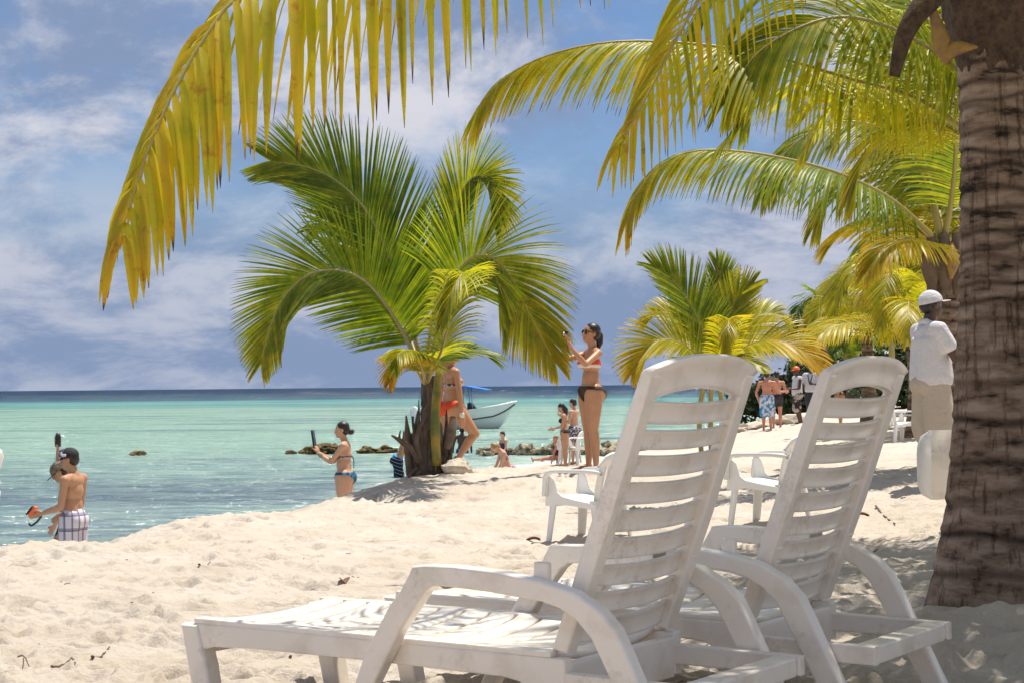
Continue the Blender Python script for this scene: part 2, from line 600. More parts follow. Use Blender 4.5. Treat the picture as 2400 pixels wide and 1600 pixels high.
def pattern_material(name, kind):
    m = bpy.data.materials.new(name)
    m.use_nodes = True
    t = m.node_tree
    p = t.nodes['Principled BSDF']
    p.inputs['Roughness'].default_value = 0.85
    p.inputs['Specular IOR Level'].default_value = 0.2
    tcn = N(t, 'ShaderNodeTexCoord')
    if kind == 'plaid':
        sp = N(t, 'ShaderNodeSeparateXYZ')
        L(t, tcn, 'Object', sp, 0)
        prev = None
        for axis, per, wid, colr, fac in (('Z', 0.145, 0.22, (0.10, 0.09, 0.17), 0.62), ('Z', 0.145, 0.07, (0.03, 0.025, 0.06), 0.55),
                                          ('X', 0.098, 0.26, (0.13, 0.13, 0.27), 0.62), ('X', 0.098, 0.10, (0.02, 0.02, 0.07), 0.6)):
            a = mth(t, 'DIVIDE', v1=per)
            if axis == 'X':
                xy = mth(t, 'ADD')
                L(t, sp, 'X', xy, 0)
                L(t, sp, 'Y', xy, 1)
                L(t, xy, 0, a, 0)
            else:
                L(t, sp, axis, a, 0)
            a2 = mth(t, 'ADD', v1=50.3)
            L(t, a, 0, a2, 0)
            fr = mth(t, 'FRACT')
            L(t, a2, 0, fr, 0)
            lt = mth(t, 'LESS_THAN', v1=wid)
            L(t, fr, 0, lt, 0)
            fm = mth(t, 'MULTIPLY', v1=fac)
            L(t, lt, 0, fm, 0)
            mx = mixc(t, 'MIX')
            L(t, fm, 0, mx, 0)
            if prev is None:
                mx.inputs[6].default_value = (0.68, 0.62, 0.68, 1)
            else:
                L(t, prev, 2, mx, 6)
            mx.inputs[7].default_value = (*colr, 1)
            prev = mx
        L(t, prev, 2, p, 'Base Color')
    elif kind == 'stripes':
        sp = N(t, 'ShaderNodeSeparateXYZ')
        L(t, tcn, 'Object', sp, 0)
        a = mth(t, 'MULTIPLY_ADD')
        L(t, sp, 'X', a, 0)
        a.inputs[1].default_value = 0.35
        L(t, sp, 'Z', a, 2)
        b = mth(t, 'DIVIDE', v1=0.075)
        L(t, a, 0, b, 0)
        b2 = mth(t, 'ADD', v1=40.0)
        L(t, b, 0, b2, 0)
        fr = mth(t, 'FRACT')
        L(t, b2, 0, fr, 0)
        r = ramp(t, [(0.0, (0.014, 0.02, 0.036)), (0.82, (0.014, 0.02, 0.036)), (0.84, (0.30, 0.33, 0.40)), (1.0, (0.10, 0.12, 0.18))], 'CONSTANT')
        L(t, fr, 0, r, 0)
        L(t, r, 0, p, 'Base Color')
    else:
        cols = {'camo': ((0.44, 0.37, 0.34), (0.045, 0.03, 0.03), 7.5, 0.47, 0.52), 'floral': ((0.62, 0.62, 0.70), (0.03, 0.25, 0.50), 8.5, 0.47, 0.56),
                'print': ((0.60, 0.56, 0.58), (0.06, 0.05, 0.09), 30, 0.45, 0.52), 'camocap': ((0.20, 0.165, 0.115), (0.09, 0.075, 0.055), 16, 0.45, 0.52),
                'pinkprint': ((0.66, 0.48, 0.50), (0.28, 0.10, 0.20), 34, 0.45, 0.52)}[kind]
        nz = N(t, 'ShaderNodeTexNoise', inp={'Scale': cols[2], 'Detail': 2.0, 'Roughness': 0.5})
        L(t, tcn, 'Object', nz, 'Vector')
        r = ramp(t, [(cols[3], cols[0]), (cols[4], cols[1])])
        L(t, nz, 'Fac', r, 0)
        L(t, r, 0, p, 'Base Color')
    return m


for k_ in ('plaid', 'stripes', 'camo', 'floral', 'print', 'camocap', 'pinkprint'):
    M[k_] = pattern_material(k_ + '_cloth', k_)

# ------------------------------------------------------------------ lie of the land
WATER = -1.0
_ctrl = np.array([
    (0, 0, 0), (-3, 3, 0.02), (3, 3, 0), (0, 5.5, 0), (1.7, 5.7, 0), (-2, 7, -0.02), (2.1, 7.4, 0.04), (-1, 9, -0.07), (1.5, 10, -0.10),
    (0.3, 14, -0.25), (2, 13.5, -0.17), (3.8, 15.4, 0.10), (3.3, 11, -0.02), (5, 9, 0.12), (8, 8, 0.2), (9, 15, 0.25),
    (-6, 5, 0.0), (-4.6, 8, -0.02), (-3.45, 11.1, -0.04), (-2.95, 14.6, -0.13), (-1.95, 18.2, -0.19), (-1.2, 20.2, -0.05), (-0.6, 20.2, -0.01),
    (-1.5, 16.5, -0.19), (-2.0, 13, -0.13), (-0.8, 17.5, -0.15),
    (0.1, 20.3, -0.03), (0.86, 19.2, 0.06), (1.6, 19, 0.03), (-0.69, 22, -0.12), (0.3, 23, -0.25), (0.8, 17, -0.12),
    (-4.6, 16.7, -1.12), (-4.0, 15.2, -0.85), (-2.55, 22.8, -1.12), (-2.0, 21.0, -0.72), (-6, 11.8, -1.2), (-5.2, 11.2, -0.8), (-8, 8, -1.15), (-9, 15, -1.6),
    (-5, 25, -1.5), (-1.9, 25, -1.02), (-1.2, 30, -1.0), (-0.1, 30, -0.78), (-3, 30, -1.35), (-0.9, 36, -1.12), (-0.2, 38, -1.04), (0.9, 42.5, -0.94), (1.25, 41, -0.93),
    (1.6, 38, -0.75), (2.0, 30, -0.42), (1.0, 26, -0.42), (3, 24, -0.1), (4, 30, -0.22), (4.4, 36, -0.42), (4.0, 44, -0.78), (2.6, 47, -0.98), (5.0, 52, -0.8), (3.4, 51, -1.0),
    (7.2, 48, -0.3), (8.2, 50, -0.2), (7.3, 33.6, -0.19), (10, 20, 0.2), (15, 40, 0.2), (22, 60, 0.5), (13, 62, 0.1), (9.0, 57, -0.05), (7.4, 56, -0.5), (10, 68, -0.7), (16, 85, -0.6),
    (-2.5, 40, -1.4), (0, 50, -1.35), (2.5, 58, -1.4), (5, 66, -1.4), (8, 78, -1.5), (12, 95, -1.4), (-20, 10, -2), (-30, 40, -2.3), (0, 90, -2.3), (30, 120, 0.2), (-12, 3, -1.4),
    (-10, -6, -0.8), (0, -10, 0.2), (12, -5, 0.4), (30, 20, 0.6), (40, 60, 0.8),
], float)


def _phi(d2):
    return np.sqrt(d2 + 0.36)


_A = _phi(((_ctrl[:, None, :2] - _ctrl[None, :, :2]) ** 2).sum(-1)) - 0.02 * np.eye(len(_ctrl))
_B = np.hstack([_A, np.ones((len(_ctrl), 1)), _ctrl[:, :2]])
_K = np.vstack([_B, np.hstack([np.vstack([np.ones(len(_ctrl)), _ctrl[:, :2].T]), np.zeros((3, 3))])])
_w = np.linalg.solve(_K, np.concatenate([_ctrl[:, 2], np.zeros(3)]))


def ground0(x, y):
    x = np.asarray(x, float)
    y = np.asarray(y, float)
    sh = x.shape
    q = np.stack([x.ravel(), y.ravel()], 1)
    out = np.zeros(len(q))
    for i in range(0, len(q), 50000):
        b = q[i:i + 50000]
        d2 = (b[:, None, 0] - _ctrl[None, :, 0]) ** 2 + (b[:, None, 1] - _ctrl[None, :, 1]) ** 2
        out[i:i + 50000] = _phi(d2) @ _w[:-3] + _w[-3] + b @ _w[-2:]
    return out.reshape(sh)


_perm = rng.random((256, 256))


def vnoise(x, y):
    xi = np.floor(x).astype(int)
    yi = np.floor(y).astype(int)
    fx = x - xi
    fy = y - yi
    fx = fx * fx * (3 - 2 * fx)
    fy = fy * fy * (3 - 2 * fy)
    a = _perm[xi % 256, yi % 256]
    b = _perm[(xi + 1) % 256, yi % 256]
    c = _perm[xi % 256, (yi + 1) % 256]
    d = _perm[(xi + 1) % 256, (yi + 1) % 256]
    return (a * (1 - fx) + b * fx) * (1 - fy) + (c * (1 - fx) + d * fx) * fy - 0.5


def gz(x, y):
    """height of the sand, footprints left out"""
    return float(ground0(np.array([x]), np.array([y]))[0])


APEX = -6.0
tcols = np.concatenate([np.linspace(-2.2, -0.36, 36, endpoint=False), np.arange(-0.36, 0.36, 0.00122), np.linspace(0.36, 2.2, 36)])
rows = [-3.0]
while rows[-1] < 110:
    y_ = rows[-1]
    rows.append(y_ + (0.0020 * (y_ + 2.6) if 3.5 < y_ < 26 else 0.03 * (y_ + 7) if y_ <= 3.5 else 0.0065 * y_))
rows = np.array(rows)
TT, YY = np.meshgrid(tcols, rows)
XX = (YY - APEX) * TT
ZZ = ground0(XX, YY)
dry = np.clip((ZZ - WATER + 0.05) / 0.25, 0.0, 1.0)
ZZ += dry * (0.045 * vnoise(XX * 0.9, YY * 0.9) + 0.028 * vnoise(XX * 2.3 + 9, YY * 2.3) + 0.024 * vnoise(XX * 5.1 + 3, YY * 5.1)
             + 0.018 * vnoise(XX * 11.3, YY * 11.3 + 7) + 0.040 * (0.2 - np.abs(vnoise(XX * 6.3 + 2, YY * 6.3))) + 0.026 * (0.2 - np.abs(vnoise(XX * 13.7, YY * 13.7 + 5))) + 0.013 * vnoise(XX * 23, YY * 23) + 0.009 * vnoise(XX * 47, YY * 47))
_tr = np.hypot(XX - 2.10, YY - 7.45)                       # sand heaped round the foot of the big palm
ZZ += (0.02 + 0.09 * vnoise(XX * 4 + 1, YY * 4)) * np.exp(-((_tr - 0.40) / 0.17) ** 2)
# footprints: trodden hollows with a pushed-up rim
for i in range(5200):
    fy = 3.6 + (rng.random() ** 1.5) * 34
    fx = (fy - APEX) * (rng.random() * 0.66 - 0.31)
    ln, wd = rng.uniform(0.09, 0.16), rng.uniform(0.045, 0.08)
    dp = rng.uniform(0.014, 0.042)
    if rng.random() < 0.3:
        ln, wd, dp = rng.uniform(0.04, 0.08), rng.uniform(0.03, 0.05), rng.uniform(-0.006, 0.03)
    an = rng.uniform(0, np.pi)
    r0, r1 = np.searchsorted(rows, [fy - 0.4, fy + 0.4])
    t0, t1 = np.searchsorted(tcols, [(fx - 0.4) / (fy - APEX), (fx + 0.4) / (fy - APEX)])
    if r1 <= r0 or t1 <= t0:
        continue
    sx = XX[r0:r1, t0:t1] - fx
    sy = YY[r0:r1, t0:t1] - fy
    a = (sx * math.cos(an) + sy * math.sin(an)) / ln
    b = (-sx * math.sin(an) + sy * math.cos(an)) / wd
    q = np.sqrt(a * a + b * b)
    ZZ[r0:r1, t0:t1] += dry[r0:r1, t0:t1] * dp * (0.38 * np.exp(-((q - 1.35) / 0.35) ** 2) - np.exp(-(q ** 6.0)))
nr, nc = XX.shape
idx = np.arange(nr * nc).reshape(nr, nc)
quads = np.stack([idx[:-1, :-1], idx[:-1, 1:], idx[1:, 1:], idx[1:, :-1]], -1).reshape(-1, 4)
wetv = np.clip(1 - (ZZ - WATER - 0.02) / 0.10, 0, 1)
sand_o = link_mesh('beach_sand', np_mesh('beach_sand', np.stack([XX, YY, ZZ], -1).reshape(-1, 3), quads, {'wet': wetv.ravel()}), M['sand'])
tag(sand_o, 'pale trampled coral sand of the beach', 'sand', kind='structure')


# a wide sheet of sea bed and low land so that the ground reaches the horizon
wide = np_mesh('sea_bed', [(-40000, -40000, -6), (40000, -40000, -6), (40000, 40000, -6), (-40000, 40000, -6)], [(0, 1, 2, 3)])
tag(link_mesh('sea_bed', wide, M['sand']), 'sandy sea bed far out', 'sea bed', kind='structure')

# ------------------------------------------------------------------ sea
def water_material():
    m = bpy.data.materials.new('shallow_sea')
    m.use_nodes = True
    t = m.node_tree
    t.nodes.remove(t.nodes['Principled BSDF'])
    df = N(t, 'ShaderNodeBsdfDiffuse')
    gl_ = N(t, 'ShaderNodeBsdfGlossy', inp={'Roughness': 0.12})
    mixs = N(t, 'ShaderNodeMixShader', inp={0: 0.15})
    L(t, df, 0, mixs, 1)
    L(t, gl_, 0, mixs, 2)
    L(t, mixs, 0, t.nodes['Material Output'], 0)
    tcn = N(t, 'ShaderNodeTexCoord')
    sp = N(t, 'ShaderNodeSeparateXYZ')
    L(t, tcn, 'Object', sp, 0)
    # streaks drawn out along the shore bend the edges of the zones
    wob = N(t, 'ShaderNodeTexNoise', inp={'Scale': 1.0, 'Detail': 5.0, 'Roughness': 0.6})
    mw = N(t, 'ShaderNodeMapping', inp={'Scale': (0.012, 0.035, 1)})
    L(t, tcn, 'Object', mw, 0)
    L(t, mw, 0, wob, 'Vector')
    yl = mth(t, 'MAXIMUM', v1=1.0)
    L(t, sp, 'Y', yl, 0)
    lg = mth(t, 'LOGARITHM', v1=10.0)
    L(t, yl, 0, lg, 0)
    wv = mth(t, 'MULTIPLY_ADD')
    L(t, wob, 'Fac', wv, 0)
    wv.inputs[1].default_value = 0.34
    L(t, lg, 0, wv, 2)
    off = mth(t, 'MULTIPLY_ADD')
    L(t, wv, 0, off, 0)
    off.inputs[1].default_value = 0.5
    off.inputs[2].default_value = -0.585          # log10 y: 10 -> 0, 1000 -> 1
    zone = ramp(t, [(0.0, (0.185, 0.245, 0.245)), (0.20, (0.190, 0.265, 0.262)), (0.31, (0.190, 0.290, 0.262)), (0.40, (0.215, 0.340, 0.276)), (0.60, (0.175, 0.315, 0.250)),
                    (0.655, (0.080, 0.225, 0.205)), (0.70, (0.105, 0.285, 0.255)), (0.745, (0.030, 0.100, 0.130)), (0.84, (0.020, 0.055, 0.092)), (1.0, (0.010, 0.034, 0.070))])
    L(t, off, 0, zone, 0)
    # weed beds
    wd = N(t, 'ShaderNodeTexNoise', inp={'Scale': 1.0, 'Detail': 6.0, 'Roughness': 0.62})
    mwd = N(t, 'ShaderNodeMapping', inp={'Scale': (0.045, 0.16, 1), 'Location': (4.0, 2.0, 0)})
    L(t, tcn, 'Object', mwd, 0)
    L(t, mwd, 0, wd, 'Vector')
    wr = ramp(t, [(0.50, 0.0), (0.62, 0.75)])
    L(t, wd, 'Fac', wr, 0)
    dkw = mixc(t, 'MULTIPLY')
    L(t, wr, 0, dkw, 0)
    L(t, zone, 0, dkw, 6)
    dkw.inputs[7].default_value = (0.42, 0.45, 0.60, 1)
    # smaller patches of weed and bare sand near the shore
    wf = N(t, 'ShaderNodeTexNoise', inp={'Scale': 1.0, 'Detail': 5.0, 'Roughness': 0.6})
    mwf = N(t, 'ShaderNodeMapping', inp={'Scale': (0.42, 1.35, 1), 'Location': (1.0, 7.0, 0)})
    L(t, tcn, 'Object', mwf, 0)
    L(t, mwf, 0, wf, 'Vector')
    wfr = ramp(t, [(0.36, (0.62, 0.68, 0.82)), (0.52, (1.0, 1.0, 1.0)), (0.66, (1.28, 1.25, 1.08))])
    L(t, wf, 'Fac', wfr, 0)
    nearf = ramp(t, [(0.30, 1.0), (0.48, 0.25)])
    L(t, off, 0, nearf, 0)
    dkw0 = dkw
    dkw = mixc(t, 'MULTIPLY')
    L(t, nearf, 0, dkw, 0)
    L(t, dkw0, 2, dkw, 6)
    L(t, wfr, 0, dkw, 7)
    # the pale bottom shows through at the very edge
    dep = N(t, 'ShaderNodeAttribute', attribute_name='depth')
    dr = ramp(t, [(0.0, 1.0), (0.16, 0.62), (0.45, 0.0)])
    L(t, dep, 'Fac', dr, 0)
    sh = mixc(t)
    L(t, dr, 0, sh, 0)
    L(t, dkw, 2, sh, 6)
    sh.inputs[7].default_value = (0.44, 0.55, 0.46, 1)
    fo = N(t, 'ShaderNodeTexNoise', inp={'Scale': 3.2, 'Detail': 7.0, 'Roughness': 0.7})
    L(t, tcn, 'Object', fo, 'Vector')
    fd = ramp(t, [(0.0, 0.30), (0.10, 0.10), (0.2, 0.0)])
    L(t, dep, 'Fac', fd, 0)
    fa = mth(t, 'ADD')
    L(t, fo, 'Fac', fa, 0)
    L(t, fd, 0, fa, 1)
    fr = ramp(t, [(0.66, 0.0), (0.72, 1.0)])
    L(t, fa, 0, fr, 0)
    foam = mixc(t)
    L(t, fr, 0, foam, 0)
    L(t, sh, 2, foam, 6)
    foam.inputs[7].default_value = (0.74, 0.76, 0.72, 1)
    L(t, foam, 2, df, 0)
    # ripples
    b1 = N(t, 'ShaderNodeTexNoise', inp={'Scale': 1.0, 'Detail': 5.0, 'Roughness': 0.6, 'Distortion': 0.4})
    m1 = N(t, 'ShaderNodeMapping', inp={'Scale': (0.9, 2.2, 1)})
    L(t, tcn, 'Object', m1, 0)
    L(t, m1, 0, b1, 'Vector')
    b2 = N(t, 'ShaderNodeTexNoise', inp={'Scale': 1.0, 'Detail': 4.0, 'Roughness': 0.6})
    m2 = N(t, 'ShaderNodeMapping', inp={'Scale': (0.16, 0.5, 1)})
    L(t, tcn, 'Object', m2, 0)
    L(t, m2, 0, b2, 'Vector')
    n1_ = N(t, 'ShaderNodeBump', inp={'Strength': 1.0, 'Distance': 0.45})
    L(t, b1, 'Fac', n1_, 'Height')
    n2_ = N(t, 'ShaderNodeBump', inp={'Strength': 0.75, 'Distance': 0.9})
    L(t, b2, 'Fac', n2_, 'Height')
    L(t, n1_, 0, n2_, 'Normal')
    L(t, n2_, 0, gl_, 'Normal')
    L(t, n2_, 0, df, 'Normal')
    return m


M['water'] = water_material()
wt = np.concatenate([np.linspace(-6, -0.5, 30, endpoint=False), np.linspace(-0.5, 0.5, 260), np.linspace(0.52, 6, 30)])
wy = [-4.0]
while wy[-1] < 38000:
    wy.append(wy[-1] + max(0.06, 0.006 * (wy[-1] + 6)) * (1 if wy[-1] < 120 else 10))
wy = np.array(wy)
wT, wY = np.meshgrid(wt, wy)
wX = (wY - APEX) * wT
wG = np.where(wY < 110, ground0(np.clip(wX, -60, 60), np.clip(wY, -4, 110)), -3.0)
wdep = np.clip(WATER - wG, -0.3, 3)
amp = np.clip(wdep * 0.06, 0, 0.035) * (wY < 140)
wZ = WATER + amp * (vnoise(wX * 0.7, wY * 1.3) + 0.6 * vnoise(wX * 1.9 + 4, wY * 3.1) + 0.35 * vnoise(wX * 4.3, wY * 6.7))
widx = np.arange(wX.size).reshape(wX.shape)
wq = np.stack([widx[:-1, :-1], widx[:-1, 1:], widx[1:, 1:], widx[1:, :-1]], -1).reshape(-1, 4)
sea = link_mesh('sea_water', np_mesh('sea_water', np.stack([wX, wY, wZ], -1).reshape(-1, 3), wq, {'depth': np.clip(wdep, 0, 3).ravel()}), M['water'])
tag(sea, 'turquoise sea, pale at the shore and dark blue at the horizon', 'water', kind='structure')

# ------------------------------------------------------------------ palms
DOWN = np.array([0, 0, -1.0])


def unit(v):
    v = np.asarray(v, float)
    return v / (np.linalg.norm(v, axis=-1, keepdims=True) + 1e-12)


def frond(palm, ctrl, n=60, length=0.9, width=0.04, up=(0, 0, 1), droop=0.6, age=0.3, t0=0.16, a0=72, a1=18, lift=18,
          r0=0.022, single=False, store=None, own=999, K=6, vee=True, jitter=0.45, sides=(1, -1), stem='rachis', prof=None, hang=(0, 0, -1), upmix=None):
    """one palm leaf: a tapering rachis and two rows of leaflets. single: leaflets are objects of their own; else they go to store"""
    P = spline(ctrl, 90)
    T = unit(np.gradient(P, axis=0))
    U = np.asarray(up, float)
    if upmix is not None:                                  # the face of the leaf turns from up to upmix along it
        U = U[None] * (1 - np.linspace(0, 1, 90)[:, None]) + np.asarray(upmix, float)[None] * np.linspace(0, 1, 90)[:, None]
    else:
        U = np.repeat(U[None], 90, 0)
    S = unit(np.cross(T, U))
    NN = unit(np.cross(S, T))
    rad = np.interp(np.linspace(0, 1, 90), [0, 0.08, 0.3, 1], [r0 * 1.5, r0, r0 * 0.62, r0 * 0.12])
    fo = link_mesh('frond', tube_mesh('frond', P[::3], rad[::3], 7), M[stem], palm)
    H = np.asarray(hang, float)
    for s in sides:
        t = t0 + (1 - t0) * (np.arange(n) + 0.5) / n + rng.normal(0, 0.12 / n, n) * jitter
        t = np.clip(t, 0, 1)
        i = t * 89
        i0 = np.clip(i.astype(int), 0, 88)
        f = (i - i0)[:, None]
        lerp = lambda A: A[i0] * (1 - f) + A[i0 + 1] * f
        p, tt, ss, nn = lerp(P), unit(lerp(T)), unit(lerp(S)), unit(lerp(NN))
        q = (t - t0) / (1 - t0)
        if prof is None:
            le = length * np.interp(q, [0, 0.12, 0.4, 0.75, 1], [0.55, 0.85, 1.0, 0.78, 0.32])
        else:
            le = length * np.interp(q, prof[0], prof[1])
        le = le * (1 + rng.normal(0, 0.055, n) * jitter)
        a = np.radians(np.interp(q, [0, 1], [a0, a1]) + rng.normal(0, 4.5, n) * jitter)[:, None]
        li = np.radians(lift + rng.normal(0, 4, n) * jitter)[:, None]
        d0 = np.cos(a) * tt + np.sin(a) * (np.cos(li) * s * ss + np.sin(li) * nn)
        dr = (droop * (1 + rng.normal(0, 0.12, n) * jitter))[:, None]
        side = rng.normal(0, 0.05, (n, 3)) * jitter
        pts = [p + nn * 0.0]
        dirs = []
        for k in range(K):
            u = (k + 0.5) / K
            d = unit(d0 + dr * (u ** 1.15) * H[None] * 1.6 + side * u)
            dirs.append(d)
            pts.append(pts[-1] + d * (le / K)[:, None])
        dirs.append(dirs[-1])
        wv = width * (1 + rng.normal(0, 0.08, n))
        ww = np.interp(np.arange(K + 1) / K, [0, 0.10, 0.35, 0.7, 0.9, 1.0], [0.45, 0.85, 1.0, 0.72, 0.36, 0.05])
        rows_ = []
        twist = rng.normal(0, 0.4, (n, 3)) * jitter
        rr = rng.random(n)
        for k in range(K + 1):
            d = dirs[k]
            wvec = unit(np.cross(d, nn + 0.15 * ss * s + twist))
            nrm = unit(np.cross(wvec, d))
            h = (wv * ww[k] * 0.5)[:, None]
            if vee:
                rows_ += [pts[k] - wvec * h, pts[k] - nrm * h * 0.32, pts[k] + wvec * h]
            else:
                rows_ += [pts[k] - wvec * h, pts[k] + wvec * h]
        c = 3 if vee else 2
        V = np.stack(rows_, 1)                             # n, (K+1)*c, 3
        fq = []
        for k in range(K):
            for j in range(c - 1):
                fq.append((k * c + j, k * c + j + 1, (k + 1) * c + j + 1, (k + 1) * c + j))
        fq = np.array(fq)
        uu = np.repeat(np.arange(K + 1) / K, c)
        ag = age if np.isscalar(age) else np.interp(q, age[0], age[1])
        ag = np.broadcast_to(ag, (n,))
        if single:
            for m in range(min(n, own)):
                me = np_mesh('leaflet', V[m], fq, {'u': uu, 'r': np.full(len(uu), rr[m]), 'age': np.full(len(uu), ag[m])})
                link_mesh('leaflet', me, M['leaf'], fo)
            if n > own:
                store.append((V[own:], fq, uu, rr[own:], ag[own:]))
        else:
            store.append((V, fq, uu, rr, ag))
    return fo


def leaf_mass(palm, store, name='leaflets'):
    Vs, Fs, us, rs, ags, b = [], [], [], [], [], 0
    for V, fq, uu, rr, ag in store:
        n, k = V.shape[:2]
        Vs.append(V.reshape(-1, 3))
        Fs.append((fq[None] + (np.arange(n) * k)[:, None, None] + b).reshape(-1, 4))
        us.append(np.tile(uu, n))
        rs.append(np.repeat(rr, k))
        ags.append(np.repeat(ag, k))
        b += n * k
    me = np_mesh(name, np.concatenate(Vs), np.concatenate(Fs), {'u': np.concatenate(us), 'r': np.concatenate(rs), 'age': np.concatenate(ags)})
    return tag(link_mesh(name, me, M['leaf'], palm), kind='stuff')


def trunk_mesh(name, path, rfun, rings, sides=56, nz=220, rough=0.006, flare=None, seed=1):
    g = np.random.default_rng(seed)
    P = spline(path, nz)
    z01 = np.linspace(0, 1, nz)
    a = np.linspace(0, 2 * np.pi, sides, endpoint=False)
    r = np.array([rfun(q) for q in z01])[:, None] * np.ones((1, sides))
    scar = np.zeros((nz, sides))
    for (zr, hgt, tilt, ph) in rings:                      # ring scars of fallen leaves: a step in the bark, dark below
        zz = z01[:, None] - (zr + tilt * np.sin(a + ph)[None] + 0.003 * np.sin(3 * a + ph * 2)[None])
        r += 0.0055 * np.exp(-(zz / (hgt * 0.35)) ** 2)
        band = np.exp(-((zz + hgt * 0.55) / (hgt * 0.42)) ** 2)
        r -= 0.006 * band
        scar = np.maximum(scar, band * g.uniform(0.35, 1.0))
    r += rough * (vnoise(a[None] * 9 + seed * 3, z01[:, None] * 6 + 0 * a[None]) + 0.6 * vnoise(a[None] * 22, z01[:, None] * 30 + 0 * a[None]))
    V = P[:, None, :] + np.stack([np.cos(a)[None] * r, np.sin(a)[None] * r, 0 * r], -1)
    i = np.arange(nz * sides).reshape(nz, sides)
    j = np.roll(i, -1, 1)
    fq = np.stack([i[:-1], j[:-1], j[1:], i[1:]], -1).reshape(-1, 4)
    return np_mesh(name, V.reshape(-1, 3), fq, {'scar': scar.ravel()})


def shard(name, pts, width, mat, parent, curl=0.35, thick=0.012, n=14):
    """a strip of sheath, spathe or husk: curved across, tapering, with thickness"""
    P = spline(pts, n)
    T = unit(np.gradient(P, axis=0))
    ref = np.array([0, -1.0, 0.2])
    S = unit(np.cross(T, ref[None]))
    Nn = unit(np.cross(S, T))
    wd = np.interp(np.linspace(0, 1, n), np.linspace(0, 1, len(width)), width)
    c = np.linspace(-1, 1, 7)
    A, B = [], []
    for k in range(n):
        for q in c:
            o = P[k] + S[k] * wd[k] * q + Nn[k] * (1 - q * q) * wd[k] * curl
            A.append(o)
            B.append(o - Nn[k] * thick)
    V = np.array(A + B)
    m = n * 7
    fq = []
    for k in range(n - 1):
        for q in range(6):
            i = k * 7 + q
            fq.append((i, i + 1, i + 8, i + 7))
            fq.append((m + i, m + i + 7, m + i + 8, m + i + 1))
        for q, sgn in ((0, 1), (6, -1)):
            i = k * 7 + q
            fq.append((i, i + 7, m + i + 7, m + i) if sgn > 0 else (i, m + i, m + i + 7, i + 7))
    for k in (0, n - 1):
        for q in range(6):
            i = k * 7 + q
            fq.append((i, m + i, m + i + 1, i + 1))
    return link_mesh(name, np_mesh(name, V, fq), mat, parent)


# ---- the big palm at the right, near the camera
D1 = 7.45
b1 = at(2335, 1445, D1)
b1[2] = 0.0
big = empty('palm_tree', b1, label='big coconut palm with ringed grey-brown trunk beside the loungers, at the right', cat='palm tree')


def loc(p, root):
    return np.asarray(p, float) - np.array(root.location)


def pxs(root, pts):
    return [loc(at(*p), root) for p in pts]


tp = pxs(big, [(2335, 1445, D1), (2338, 1200, D1), (2336, 900, D1), (2334, 600, D1), (2328, 300, D1), (2319, 110, D1)])
tp[0][2] = -0.12
g_ = np.random.default_rng(3)
rings = []
zr = 0.06
while zr < 0.99:
    rings.append((zr, 0.018 if zr < 0.5 else 0.012, g_.normal(0, 0.005), g_.uniform(0, 6.28)))
    zr += (0.060 if zr < 0.5 else 0.030) * g_.uniform(0.75, 1.25)
rf = lambda q: float(np.interp(q, [0, 0.05, 0.12, 0.22, 0.36, 0.5, 0.7, 1.0], [0.345, 0.315, 0.27, 0.222, 0.19, 0.165, 0.150, 0.136]))
link_mesh('trunk', trunk_mesh('trunk', tp, rf, rings, 72, 320, 0.009, seed=2), M['bark'], big)
cr = loc(at(2325, 90, D1), big)                            # crown base
# brown fibre at the foot of the leaves
fib = trunk_mesh('crown_fibre', [cr + (0, 0, -0.16), cr + (0.01, 0, 0.02), cr + (0.03, 0, 0.25), cr + (0.03, 0, 0.75)],
                 lambda q: float(np.interp(q, [0, 0.1, 0.35, 0.7, 1], [0.135, 0.16, 0.235, 0.22, 0.10])), [], 48, 60, 0.03, seed=5)
link_mesh('crown_fibre', fib, M['fibre'], big)
shard('leaf_sheath', pxs(big, [(2184, 12, D1 - .18), (2200, 70, D1 - .17), (2212, 118, D1 - .16), (2224, 150, D1 - .15)]), [0.012, 0.028, 0.042, 0.014], M['sheath'], big, 0.3)
shard('leaf_sheath', pxs(big, [(2214, 128, D1 - .15), (2245, 112, D1 - .185), (2292, 110, D1 - .19)]), [0.034, 0.030, 0.004], M['sheath'], big, 0.3)
shard('dry_spathe', pxs(big, [(2225, -120, D1 - .1), (2192, -20, D1 - .2), (2150, 30, D1 - .22), (2118, 90, D1 - .22), (2096, 180, D1 - .2)]),
      [0.04, 0.056, 0.050, 0.038, 0.022], M['fibre'], big, 0.5)
st1 = []
# the leaf that arches over the whole left of the picture
frond(big, [cr + (0, -0.1, 0.25)] + pxs(big, [(2050, -330, 6.9), (1650, -560, 6.3), (1250, -440, 5.75), (900, -230, 5.35), (700, -110, 5.15), (545, 0, 5.0), (430, 170, 4.9), (360, 320, 4.82), (312, 455, 4.78), (284, 575, 4.75)]),
      n=94, length=0.86, width=0.031, up=(0.1, -0.35, 1), droop=4.5, age=([0, 0.45, 0.75, 1], [0.36, 0.44, 0.52, 0.60]), t0=0.14, a0=74, a1=38, lift=4, jitter=0.7, r0=0.026, single=True, K=8,
      prof=([0, 0.2, 0.4, 0.58, 0.68, 0.8, 0.9, 1], [0.8, 1.0, 1.0, 0.92, 0.86, 0.66, 0.5, 0.24]))
# the yellow one hanging in front of the further palms
frond(big, [cr + (-0.05, -0.1, 0.25)] + pxs(big, [(2120, -200, 7.0), (1880, -260, 6.6), (1720, -120, 6.35), (1625, 20, 6.25), (1545, 170, 6.15), (1490, 275, 6.1), (1445, 350, 6.05)]),
      n=60, length=0.56, width=0.017, up=(0.3, -0.6, 1), droop=1.9, age=([0, 0.5, 1], [0.32, 0.46, 0.60]), t0=0.22, a0=66, a1=20, lift=6, single=True, own=46, store=st1, jitter=0.7, K=7, r0=0.024)
